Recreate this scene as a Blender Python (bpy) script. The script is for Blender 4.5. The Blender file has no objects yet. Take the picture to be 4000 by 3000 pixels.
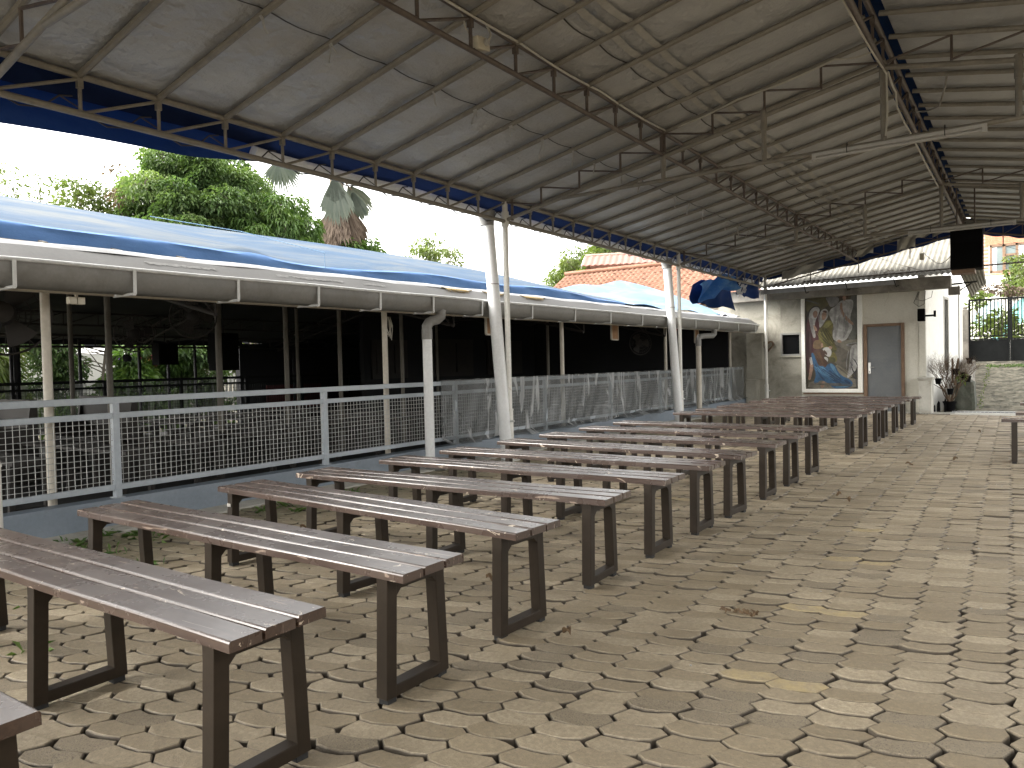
import bpy, bmesh, math, random
import numpy as np
from mathutils import Vector, Matrix, Euler
R = math.radians
rng = random.Random(7)
scene = bpy.context.scene
COL = scene.collection

# ------------------------------------------------------------------ camera
cam_data = bpy.data.cameras.new('camera')
cam = bpy.data.objects.new('camera', cam_data)
COL.objects.link(cam)
scene.camera = cam
YAW, PITCH, ROLL, HC = 0.61306, -0.02453, -0.023794, 1.1102
cam_data.sensor_width = 36.0
cam_data.lens = 36.0 * 2856.46 / 4000.0
cam_data.clip_start = 0.05
cam_data.clip_end = 400.0
_F = Vector((-math.sin(YAW), math.cos(YAW), 0)); _R = Vector((math.cos(YAW), math.sin(YAW), 0)); _U = Vector((0, 0, 1))
_F2 = _F * math.cos(PITCH) + _U * math.sin(PITCH); _U2 = _U * math.cos(PITCH) - _F * math.sin(PITCH)
_R3 = _R * math.cos(ROLL) + _U2 * math.sin(ROLL); _U3 = _U2 * math.cos(ROLL) - _R * math.sin(ROLL)
_m = Matrix((_R3, _U3, -_F2)).transposed().to_4x4()
_m.translation = Vector((0, 0, HC))
cam.matrix_world = _m

# ------------------------------------------------------------------ world, sun, exposure
SUN_EL, SUN_AZ = R(42), R(-128)          # azimuth measured from +y towards +x
world = bpy.data.worlds.new('World')
scene.world = world
world.use_nodes = True
wn, wl = world.node_tree.nodes, world.node_tree.links
wn.clear()
sky = wn.new('ShaderNodeTexSky'); sky.sky_type = 'NISHITA'; sky.sun_disc = False
sky.sun_elevation = SUN_EL; sky.sun_rotation = SUN_AZ
sky.air_density = 1.0; sky.dust_density = 3.0; sky.ozone_density = 1.0
hs = wn.new('ShaderNodeHueSaturation'); hs.inputs['Saturation'].default_value = 0.10
bg = wn.new('ShaderNodeBackground'); bg.inputs['Strength'].default_value = 0.15
wo = wn.new('ShaderNodeOutputWorld')
wm = wn.new('ShaderNodeMix'); wm.data_type = 'RGBA'; wm.blend_type = 'MULTIPLY'; wm.inputs[0].default_value = 1.0; wm.inputs[7].default_value = (1.0, 0.975, 0.93, 1)
wl.new(sky.outputs[0], hs.inputs['Color']); wl.new(hs.outputs[0], wm.inputs[6]); wl.new(wm.outputs[2], bg.inputs[0]); wl.new(bg.outputs[0], wo.inputs[0])
sun_d = bpy.data.lights.new('sun', 'SUN'); sun_d.energy = 0.7; sun_d.angle = R(50); sun_d.color = (1.0, 0.96, 0.9)
sun = bpy.data.objects.new('sun', sun_d); COL.objects.link(sun)
_sd = Vector((math.sin(SUN_AZ) * math.cos(SUN_EL), math.cos(SUN_AZ) * math.cos(SUN_EL), math.sin(SUN_EL)))
sun.rotation_euler = (-_sd).to_track_quat('-Z', 'Y').to_euler()
vs = scene.view_settings
vs.view_transform = 'Standard'; vs.look = 'None'; vs.gamma = 1.0; vs.use_curve_mapping = False
vs.exposure = 2.9
scene.cycles.max_bounces = 10; scene.cycles.diffuse_bounces = 6; scene.cycles.transparent_max_bounces = 24
scene.cycles.glossy_bounces = 4

# ------------------------------------------------------------------ materials
def lin(c):
    return tuple(((v / 255.0) / 12.92 if v / 255.0 <= 0.04045 else ((v / 255.0 + 0.055) / 1.055) ** 2.4) for v in c)
class NT:
    def __init__(s, name):
        s.m = bpy.data.materials.new(name); s.m.use_nodes = True
        s.n, s.l = s.m.node_tree.nodes, s.m.node_tree.links
        s.n.clear()
        s.out = s.n.new('ShaderNodeOutputMaterial')
        s.p = s.n.new('ShaderNodeBsdfPrincipled')
        s.l.new(s.p.outputs[0], s.out.inputs[0])
        s._vec = None
    def vec(s):
        if s._vec is None:
            tc = s.n.new('ShaderNodeTexCoord'); oi = s.n.new('ShaderNodeObjectInfo')
            mu = s.n.new('ShaderNodeMath'); mu.operation = 'MULTIPLY'; mu.inputs[1].default_value = 37.0
            s.l.new(oi.outputs['Random'], mu.inputs[0])
            ad = s.n.new('ShaderNodeVectorMath'); ad.operation = 'ADD'
            s.l.new(tc.outputs['Object'], ad.inputs[0]); s.l.new(mu.outputs[0], ad.inputs[1])
            s._vec = ad.outputs[0]
        return s._vec
    def scaled(s, sc):
        vm = s.n.new('ShaderNodeVectorMath'); vm.operation = 'MULTIPLY'
        s.l.new(s.vec(), vm.inputs[0]); vm.inputs[1].default_value = sc
        return vm.outputs[0]
    def noise(s, scale, detail=4.0, rough=0.6, vec=None, dist=0.0):
        t = s.n.new('ShaderNodeTexNoise'); t.inputs['Scale'].default_value = scale
        t.inputs['Detail'].default_value = detail; t.inputs['Roughness'].default_value = rough
        t.inputs['Distortion'].default_value = dist
        s.l.new(vec if vec is not None else s.vec(), t.inputs['Vector'])
        return t.outputs['Fac']
    def ramp(s, fac, stops):
        r = s.n.new('ShaderNodeValToRGB'); e = r.color_ramp.elements
        while len(e) < len(stops): e.new(0.5)
        for k, (p, c) in enumerate(stops):
            e[k].position = p
            e[k].color = (c, c, c, 1) if isinstance(c, (int, float)) else (c[0], c[1], c[2], 1)
        s.l.new(fac, r.inputs[0])
        return r.outputs[0]
    def mix(s, fac, a, b, mode='MIX'):
        n = s.n.new('ShaderNodeMix'); n.data_type = 'RGBA'; n.blend_type = mode
        for sock, v in ((0, fac), (6, a), (7, b)):
            if isinstance(v, (int, float)): n.inputs[sock].default_value = v if sock == 0 else (v, v, v, 1)
            elif isinstance(v, tuple): n.inputs[sock].default_value = (v[0], v[1], v[2], 1)
            else: s.l.new(v, n.inputs[sock])
        return n.outputs[2]
    def math(s, op, a, b=0.0):
        n = s.n.new('ShaderNodeMath'); n.operation = op
        for k, v in ((0, a), (1, b)):
            if isinstance(v, (int, float)): n.inputs[k].default_value = v
            else: s.l.new(v, n.inputs[k])
        return n.outputs[0]
    def bump(s, h, strength=0.3, dist=0.01):
        b = s.n.new('ShaderNodeBump'); b.inputs['Strength'].default_value = strength; b.inputs['Distance'].default_value = dist
        s.l.new(h, b.inputs['Height']); s.l.new(b.outputs[0], s.p.inputs['Normal'])
    def color(s, c):
        if isinstance(c, tuple): s.p.inputs['Base Color'].default_value = (c[0], c[1], c[2], 1)
        else: s.l.new(c, s.p.inputs['Base Color'])
    def set(s, **k):
        for a, v in k.items():
            i = s.p.inputs[a.replace('_', ' ')]
            if isinstance(v, (int, float)): i.default_value = v
            else: s.l.new(v, i)
        return s
    def attr(s, name):
        a = s.n.new('ShaderNodeAttribute'); a.attribute_name = name
        return a
def worn(name, c1, c2, rough=0.55, metal=0.0, scale=6.0, bump=0.15, stain=None, stain_amt=0.5, fine=40.0, spec=0.5):
    """two-tone weathered surface with fine grain and optional stains"""
    t = NT(name)
    c = t.mix(t.ramp(t.noise(scale), [(0.35, 0.0), (0.68, 1.0)]), c1, c2)
    if stain is not None:
        f = t.ramp(t.noise(scale * 0.6, 6.0, 0.7, dist=0.6), [(1.0 - stain_amt - 0.08, 0.0), (1.0 - stain_amt + 0.10, 1.0)])
        c = t.mix(f, c, stain)
    g = t.noise(fine, 3.0)
    c = t.mix(t.ramp(g, [(0.3, 0.0), (0.75, 0.35)]), c, tuple(v * 0.6 for v in c1))
    t.color(c); t.set(Roughness=rough, Metallic=metal, Specular_IOR_Level=spec)
    if bump: t.bump(g, bump, 0.004)
    return t.m
M = {}
# --- foil under the canopy
t = NT('silver_foil')
w = t.noise(46, 2.0, 0.5)
big = t.noise(2.2, 4.0, 0.6)
t.color(t.mix(t.ramp(big, [(0.3, 0.0), (0.75, 1.0)]), (0.34, 0.342, 0.338), (0.44, 0.442, 0.435)))
t.set(Metallic=0.30, Roughness=t.ramp(big, [(0.3, 0.40), (0.7, 0.55)]))
hh = t.math('ADD', t.math('MULTIPLY', w, 0.5), t.math('MULTIPLY', t.noise(3.0, 3.0), 6.0))
t.bump(hh, 0.9, 0.014)
M['foil'] = t.m
M['foil_tape'] = worn('foil_tape', (0.37, 0.36, 0.325), (0.47, 0.455, 0.41), 0.4, 0.3, 12, 0.3)
M['pipe'] = worn('grey_brown_paint', (0.17, 0.155, 0.125), (0.23, 0.21, 0.17), 0.5, 0.0, 9, 0.1, (0.09, 0.06, 0.045), 0.30)
M['pipe_dark'] = worn('dark_red_oxide_paint', (0.075, 0.055, 0.045), (0.12, 0.095, 0.075), 0.55, 0.0, 9, 0.1, (0.13, 0.06, 0.04), 0.3)
M['white_pipe'] = worn('white_plastic_pipe', (0.66, 0.67, 0.67), (0.74, 0.75, 0.75), 0.35, 0.0, 2.5, 0.05, (0.52, 0.49, 0.42), 0.33)
M['cream_post'] = worn('cream_painted_post', (0.46, 0.42, 0.35), (0.54, 0.50, 0.43), 0.5, 0.0, 7, 0.1, (0.30, 0.22, 0.15), 0.30)
M['white_post'] = worn('chipped_white_paint', (0.66, 0.65, 0.60), (0.72, 0.71, 0.67), 0.45, 0.0, 10, 0.12, (0.30, 0.20, 0.12), 0.31)
M['rail'] = worn('blue_grey_gloss_paint', (0.30, 0.335, 0.37), (0.36, 0.40, 0.435), 0.38, 0.0, 5, 0.08, (0.20, 0.14, 0.11), 0.24)
M['wire'] = worn('grey_wire', (0.36, 0.37, 0.36), (0.46, 0.47, 0.46), 0.45, 0.2, 5, 0)
M['low_wall'] = worn('blue_grey_wall_paint', (0.165, 0.20, 0.24), (0.205, 0.24, 0.28), 0.55, 0.0, 2.2, 0.15, (0.12, 0.14, 0.16), 0.36)
M['gutter'] = worn('grey_gutter', (0.20, 0.197, 0.187), (0.25, 0.246, 0.234), 0.5, 0.0, 2.0, 0.1, (0.15, 0.138, 0.12), 0.38)
M['fascia'] = worn('grey_fascia', (0.10, 0.099, 0.095), (0.125, 0.1235, 0.1185), 0.6, 0.0, 2.0, 0.1, (0.10, 0.097, 0.088), 0.4)
M['flake'] = worn('flaking_whitewash', (0.15, 0.15, 0.145), (0.24, 0.24, 0.235), 0.8, 0.0, 22, 0.2)
M['gutter_lip'] = worn('whitewashed_sheet_edge', (0.27, 0.273, 0.276), (0.36, 0.363, 0.366), 0.6, 0.0, 4, 0.1, (0.17, 0.17, 0.167), 0.42)
M['bracket'] = worn('white_bracket_paint', (0.62, 0.63, 0.63), (0.72, 0.73, 0.73), 0.45, 0.0, 14, 0.1, (0.34, 0.22, 0.15), 0.3)
M['concrete'] = worn('pale_concrete', (0.40, 0.385, 0.34), (0.50, 0.485, 0.435), 0.85, 0.0, 5, 0.4, (0.26, 0.245, 0.20), 0.42)
M['dark_concrete'] = worn('weathered_concrete', (0.20, 0.185, 0.16), (0.27, 0.25, 0.215), 0.9, 0.0, 4, 0.4, (0.12, 0.11, 0.095), 0.45)
M['plaster'] = worn('cream_plaster', (0.52, 0.50, 0.43), (0.58, 0.56, 0.49), 0.8, 0.0, 1.6, 0.15, (0.36, 0.34, 0.28), 0.34)
M['white_wall'] = worn('white_plaster', (0.70, 0.69, 0.64), (0.78, 0.77, 0.72), 0.8, 0.0, 1.5, 0.12, (0.52, 0.49, 0.41), 0.35)
M['dirty_plaster'] = worn('stained_plaster', (0.30, 0.285, 0.24), (0.38, 0.365, 0.31), 0.85, 0.0, 2.2, 0.25, (0.13, 0.12, 0.095), 0.42)
M['fibre'] = worn('fibre_cement_sheet', (0.175, 0.166, 0.138), (0.225, 0.214, 0.182), 0.9, 0.0, 3, 0.3, (0.12, 0.108, 0.082), 0.40)
M['dark_metal'] = worn('black_gate_paint', (0.007, 0.008, 0.008), (0.012, 0.013, 0.013), 0.6, 0.0, 6, 0.1, spec=.12)
M['black'] = worn('matt_black', (0.003, 0.003, 0.0035), (0.006, 0.006, 0.0065), 0.85, 0.0, 8, 0.1, spec=.08)
M['black_cloth'] = worn('black_speaker_mesh', (0.003, 0.003, 0.003), (0.006, 0.006, 0.006), 0.95, 0.0, 60, 0.3, spec=.05)
M['door'] = worn('grey_blue_door', (0.125, 0.132, 0.136), (0.155, 0.161, 0.165), 0.6, 0.0, 1.6, 0.08, (0.10, 0.112, 0.122), 0.42, 40, .25)
M['brown_wood'] = worn('brown_frame_wood', (0.13, 0.075, 0.042), (0.18, 0.11, 0.065), 0.6, 0.0, 8, 0.2)
M['board_wood'] = worn('orange_wood_board', (0.26, 0.135, 0.055), (0.33, 0.18, 0.08), 0.6, 0.0, 6, 0.2)
M['steel'] = worn('bright_steel', (0.62, 0.62, 0.60), (0.72, 0.72, 0.70), 0.3, 0.9, 6, 0)
M['lamp_white'] = worn('lamp_housing', (0.34, 0.33, 0.30), (0.40, 0.39, 0.36), 0.5, 0.0, 5, 0)
M['cable'] = worn('pale_cable', (0.40, 0.38, 0.32), (0.50, 0.48, 0.41), 0.5, 0.0, 5, 0)
M['dark_cable'] = worn('dark_cable', (0.03, 0.028, 0.025), (0.05, 0.045, 0.04), 0.6, 0.0, 5, 0)
M['bakelite'] = worn('cream_plastic', (0.50, 0.46, 0.36), (0.58, 0.54, 0.43), 0.4, 0.0, 5, 0)
M['hall_post'] = worn('dim_cream_post', (0.10, 0.09, 0.072), (0.13, 0.118, 0.095), 0.7, 0.0, 7, 0.1)  # darker copy of the cream post, hall shade painted in
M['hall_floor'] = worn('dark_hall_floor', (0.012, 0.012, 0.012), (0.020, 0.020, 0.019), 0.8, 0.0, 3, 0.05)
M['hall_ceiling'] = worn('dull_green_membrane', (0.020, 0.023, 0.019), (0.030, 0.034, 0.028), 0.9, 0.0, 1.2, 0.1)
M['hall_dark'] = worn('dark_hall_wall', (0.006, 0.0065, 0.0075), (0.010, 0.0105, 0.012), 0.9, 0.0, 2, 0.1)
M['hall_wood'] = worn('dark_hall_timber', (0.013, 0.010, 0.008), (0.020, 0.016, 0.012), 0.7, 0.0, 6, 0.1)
M['bark'] = worn('bark', (0.09, 0.075, 0.055), (0.15, 0.13, 0.10), 0.9, 0.0, 12, 0.6)
M['twig'] = worn('dry_twig', (0.085, 0.052, 0.03), (0.13, 0.088, 0.055), 0.85, 0.0, 14, 0.2)
M['stone'] = worn('mossy_stone', (0.055, 0.06, 0.045), (0.095, 0.095, 0.075), 0.9, 0.0, 7, 0.6, (0.03, 0.036, 0.024), 0.42)
M['soil'] = worn('joint_soil', (0.014, 0.011, 0.008), (0.028, 0.023, 0.016), 1.0, 0.0, 18, 0.5)
M['earth'] = worn('packed_earth', (0.16, 0.14, 0.10), (0.24, 0.21, 0.16), 1.0, 0.0, 1.5, 0.4, (0.09, 0.10, 0.05), 0.4)
M['ramp'] = worn('rough_stone_paving', (0.15, 0.134, 0.098), (0.27, 0.247, 0.187), 0.95, 0.0, 7, 1.0, (0.045, 0.043, 0.028), 0.5, 12)
M['brick_house'] = worn('red_brick', (0.36, 0.16, 0.09), (0.44, 0.21, 0.125), 0.9, 0.0, 5, 0.3)
M['shed_wall'] = worn('dull_brick_wall', (0.13, 0.09, 0.065), (0.18, 0.125, 0.09), 0.9, 0.0, 3, 0.3)
M['mortar'] = worn('mortar', (0.40, 0.33, 0.27), (0.46, 0.38, 0.31), 0.9, 0.0, 5, 0.3)
M['tile'] = worn('terracotta_tile', (0.175, 0.080, 0.047), (0.25, 0.13, 0.082), 0.85, 0.0, 1.1, 0.2, (0.14, 0.075, 0.05), 0.36)
M['glass'] = worn('window_glass', (0.10, 0.13, 0.13), (0.16, 0.20, 0.20), 0.08, 0.0, 1.5, 0)
M['glass_dark'] = worn('dark_window_glass', (0.004, 0.004, 0.005), (0.007, 0.007, 0.008), 0.6, 0.0, 2, 0, spec=.05)
M['curtain'] = worn('white_curtain', (0.66, 0.67, 0.69), (0.75, 0.76, 0.78), 0.9, 0.0, 3, 0.1)
M['red'] = worn('red_ribbon', (0.45, 0.02, 0.015), (0.55, 0.03, 0.02), 0.6, 0.0, 5, 0)
M['dim_red'] = worn('dim_red_board', (0.06, 0.008, 0.008), (0.08, 0.012, 0.012), 0.8, 0.0, 5, 0)
M['rubber'] = worn('black_rubber', (0.012, 0.012, 0.012), (0.02, 0.02, 0.02), 0.8, 0.0, 8, 0)
M['dry_leaf'] = worn('dry_leaf', (0.11, 0.065, 0.032), (0.17, 0.115, 0.06), 0.8, 0.0, 30, 0)
M['straw'] = worn('yellow_rope', (0.20, 0.145, 0.06), (0.26, 0.19, 0.08), 0.9, 0.0, 25, 0.2)
# --- cloth that lets the sky through
def tarp(name, c1, c2, fade_glare, trans, amt=0.5, rough=0.55):
    t = NT(name)
    c = t.mix(t.ramp(t.noise(1.3, 5.0, 0.65), [(0.35, 0.0), (0.7, 1.0)]), c1, c2)
    f = t.ramp(t.noise(1.0, 6.0, 0.72, vec=t.scaled((1.3, 0.55, 1.6)), dist=0.5), [(1 - amt - 0.12, 0.0), (1 - amt + 0.12, 1.0)])  # pale streaks: fading, plus fold glare painted into the colour
    c = t.mix(f, c, fade_glare)
    t.color(c); t.set(Roughness=rough, Specular_IOR_Level=0.06)
    t.bump(t.noise(9, 5.0, 0.6, vec=t.scaled((0.6, 1.0, 2.2))), 0.35, 0.02)
    tr = t.n.new('ShaderNodeBsdfTranslucent'); t.l.new(c, tr.inputs[0])
    mx = t.n.new('ShaderNodeMixShader'); mx.inputs[0].default_value = trans
    t.l.new(t.p.outputs[0], mx.inputs[1]); t.l.new(tr.outputs[0], mx.inputs[2]); t.l.new(mx.outputs[0], t.out.inputs[0])
    return t.m
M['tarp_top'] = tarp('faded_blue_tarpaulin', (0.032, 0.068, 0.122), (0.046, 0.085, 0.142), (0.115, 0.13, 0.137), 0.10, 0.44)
M['tarp_side'] = tarp('blue_tarpaulin', (0.095, 0.19, 0.40), (0.13, 0.24, 0.46), (0.18, 0.29, 0.48), 0.12, 0.34)
M['tarp_blue'] = tarp('bright_blue_tarpaulin', (0.012, 0.038, 0.125), (0.017, 0.050, 0.155), (0.03, 0.065, 0.165), 0.35, 0.4)
M['tarp_old'] = tarp('rumpled_blue_tarpaulin', (0.02, 0.10, 0.38), (0.05, 0.17, 0.45), (0.16, 0.32, 0.52), 0.25, 0.45)
M['navy'] = tarp('navy_valance', (0.006, 0.012, 0.04), (0.010, 0.02, 0.065), (0.012, 0.024, 0.07), 0.10, 0.4, 0.7)
M['tarp_light'] = tarp('pale_blue_tarpaulin', (0.14, 0.24, 0.36), (0.18, 0.28, 0.40), (0.28, 0.35, 0.42), 0.2, 0.4)
M['white_cloth'] = tarp('white_cloth', (0.66, 0.67, 0.70), (0.74, 0.75, 0.78), (0.55, 0.56, 0.60), 0.3, 0.3)
# --- clear plastic sheet
t = NT('clear_plastic_sheet')
dv = t.n.new('ShaderNodeMapping'); dv.inputs['Rotation'].default_value = (R(28), 0, 0); dv.inputs['Scale'].default_value = (1.0, 3.0, 0.55)
t.l.new(t.vec(), dv.inputs[0])
n1 = t.noise(1.7, 6.0, 0.58, vec=dv.outputs[0], dist=0.9)
n2 = t.noise(14, 4.0, 0.6, vec=t.scaled((1.0, 2.0, 0.5)))
t.color(t.mix(t.ramp(n1, [(0.54, 0.0), (0.60, 1.0)]), (0.16, 0.168, 0.17), (0.42, 0.43, 0.43))); t.set(Roughness=0.35)  # pale crease highlights painted into the colour
t.bump(t.math('ADD', n1, t.math('MULTIPLY', n2, 0.3)), 0.6, 0.05)
tr = t.n.new('ShaderNodeBsdfTransparent'); tr.inputs[0].default_value = (0.93, 0.95, 0.95, 1)
mx = t.n.new('ShaderNodeMixShader')
t.l.new(t.ramp(n1, [(0.36, 0.44), (0.55, 0.52), (0.60, 0.72), (0.63, 0.54)]), mx.inputs[0])
t.l.new(tr.outputs[0], mx.inputs[1]); t.l.new(t.p.outputs[0], mx.inputs[2]); t.l.new(mx.outputs[0], t.out.inputs[0])
M['plastic'] = t.m
# --- pavers : attribute rgb = (tone, rough, yellow)
t = NT('concrete_paver')
a = t.attr('paver'); sep = t.n.new('ShaderNodeSeparateColor'); t.l.new(a.outputs['Color'], sep.inputs[0])
geo = t.n.new('ShaderNodeNewGeometry')
pos = geo.outputs['Position']
tone = sep.outputs[0]; rou = sep.outputs[1]; yel = sep.outputs[2]
base = t.mix(tone, (0.30, 0.240, 0.150), (0.54, 0.455, 0.320))
base = t.mix(t.ramp(t.noise(1.3, 5, 0.6, vec=pos), [(0.38, 0.0), (0.66, 0.65)]), base, (0.30, 0.245, 0.165))
gr = t.noise(55, 6, 0.7, vec=pos); gb = t.noise(190, 3, 0.6, vec=pos)
base = t.mix(t.ramp(gr, [(0.42, 0.45), (0.62, 0.0)]), base, (0.20, 0.165, 0.115))
base = t.mix(t.ramp(gr, [(0.60, 0.0), (0.78, 0.5)]), base, (0.52, 0.46, 0.36))
pit = t.ramp(gb, [(0.36, 1.0), (0.46, 0.0)])
base = t.mix(t.math('MULTIPLY', pit, t.math('ADD', 0.18, t.math('MULTIPLY', rou, 0.7))), base, (0.06, 0.05, 0.035))
base = t.mix(t.math('MULTIPLY', rou, 0.5), base, (0.19, 0.16, 0.115))
ymask = t.math('MULTIPLY', yel, t.ramp(t.noise(14, 5, 0.7, vec=pos), [(0.34, 0.05), (0.62, 0.55)]))
base = t.mix(ymask, base, (0.56, 0.43, 0.19))
# green bloom close to the low wall, where rain comes in
sx = t.n.new('ShaderNodeSeparateXYZ'); t.l.new(pos, sx.inputs[0])
edge = t.ramp(t.math('MULTIPLY', sx.outputs[0], -0.1), [(0.40, 0.0), (0.50, 0.8)])
moss = t.math('MULTIPLY', edge, t.ramp(t.noise(3.5, 6, 0.7, vec=pos), [(0.40, 0.0), (0.58, 0.8)]))
base = t.mix(moss, base, (0.15, 0.16, 0.085))
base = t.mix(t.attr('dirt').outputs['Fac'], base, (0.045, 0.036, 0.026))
t.color(base); t.set(Roughness=0.62)
t.bump(t.math('ADD', gr, t.math('MULTIPLY', t.math('MULTIPLY', gb, rou), 1.2)), 0.6, 0.006)
M['paver'] = t.m
# --- bench timber
t = NT('brown_varnished_plank')
gv = t.scaled((2.0, 30.0, 30.0))
grain = t.noise(2.2, 5, 0.65, vec=gv, dist=0.4)
c = t.mix(t.ramp(grain, [(0.35, 0.0), (0.7, 1.0)]), (0.036, 0.020, 0.014), (0.062, 0.036, 0.025))
c = t.mix(t.ramp(t.noise(2.6, 4, 0.6), [(0.45, 0.0), (0.7, 0.5)]), c, (0.095, 0.065, 0.05))
chip = t.ramp(t.noise(10, 7, 0.72, vec=t.scaled((1.0, 1.8, 1.8)), dist=1.0), [(0.635, 0.0), (0.645, 1.0)])
c = t.mix(chip, c, (0.50, 0.42, 0.33))
scr = t.ramp(t.noise(5, 2, 0.5, vec=t.scaled((0.7, 14.0, 3.0)), dist=2.0), [(0.692, 0.0), (0.70, 0.8)])
c = t.mix(scr, c, (0.30, 0.23, 0.18))
t.color(c)
t.set(Roughness=t.ramp(t.noise(4, 5, 0.65), [(0.3, 0.34), (0.7, 0.50)]), Coat_Weight=1.0, Coat_Roughness=t.ramp(t.noise(3, 5, 0.65), [(0.3, 0.20), (0.7, 0.34)]), Coat_IOR=1.55, Specular_IOR_Level=0.2)
t.bump(grain, 0.06, 0.002)
M['plank'] = t.m
M['bench_frame'] = worn('brown_frame_paint', (0.021, 0.015, 0.0095), (0.032, 0.0225, 0.0145), 0.45, 0.0, 7, 0.08, spec=.22)
# --- leaves, colour by attribute
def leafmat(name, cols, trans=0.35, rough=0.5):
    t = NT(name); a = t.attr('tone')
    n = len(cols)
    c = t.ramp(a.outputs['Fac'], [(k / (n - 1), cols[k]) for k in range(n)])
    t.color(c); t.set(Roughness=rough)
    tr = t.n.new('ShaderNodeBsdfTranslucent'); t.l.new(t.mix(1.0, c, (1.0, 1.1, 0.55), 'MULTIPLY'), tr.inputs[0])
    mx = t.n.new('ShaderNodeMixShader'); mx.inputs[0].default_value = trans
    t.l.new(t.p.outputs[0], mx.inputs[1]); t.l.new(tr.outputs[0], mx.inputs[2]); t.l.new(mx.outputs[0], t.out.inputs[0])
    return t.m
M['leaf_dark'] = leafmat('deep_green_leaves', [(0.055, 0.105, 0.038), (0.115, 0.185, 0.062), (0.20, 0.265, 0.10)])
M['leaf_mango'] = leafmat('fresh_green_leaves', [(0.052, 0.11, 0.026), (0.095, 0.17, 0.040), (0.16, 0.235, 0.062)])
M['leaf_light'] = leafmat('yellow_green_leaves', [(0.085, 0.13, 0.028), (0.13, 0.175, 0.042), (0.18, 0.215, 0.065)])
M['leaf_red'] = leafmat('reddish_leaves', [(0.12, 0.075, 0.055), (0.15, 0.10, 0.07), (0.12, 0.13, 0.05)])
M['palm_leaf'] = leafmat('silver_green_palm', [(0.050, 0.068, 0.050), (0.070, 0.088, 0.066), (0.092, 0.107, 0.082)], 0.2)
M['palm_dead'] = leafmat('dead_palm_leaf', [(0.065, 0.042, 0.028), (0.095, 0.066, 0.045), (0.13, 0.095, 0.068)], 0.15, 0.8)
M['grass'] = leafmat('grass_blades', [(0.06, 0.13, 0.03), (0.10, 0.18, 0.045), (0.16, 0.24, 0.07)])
def flat(name, c, rough=0.7): return worn(name, tuple(v * 0.88 for v in c), tuple(min(1, v * 1.1) for v in c), rough, 0.0, 3.5, 0.05, None)

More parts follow.
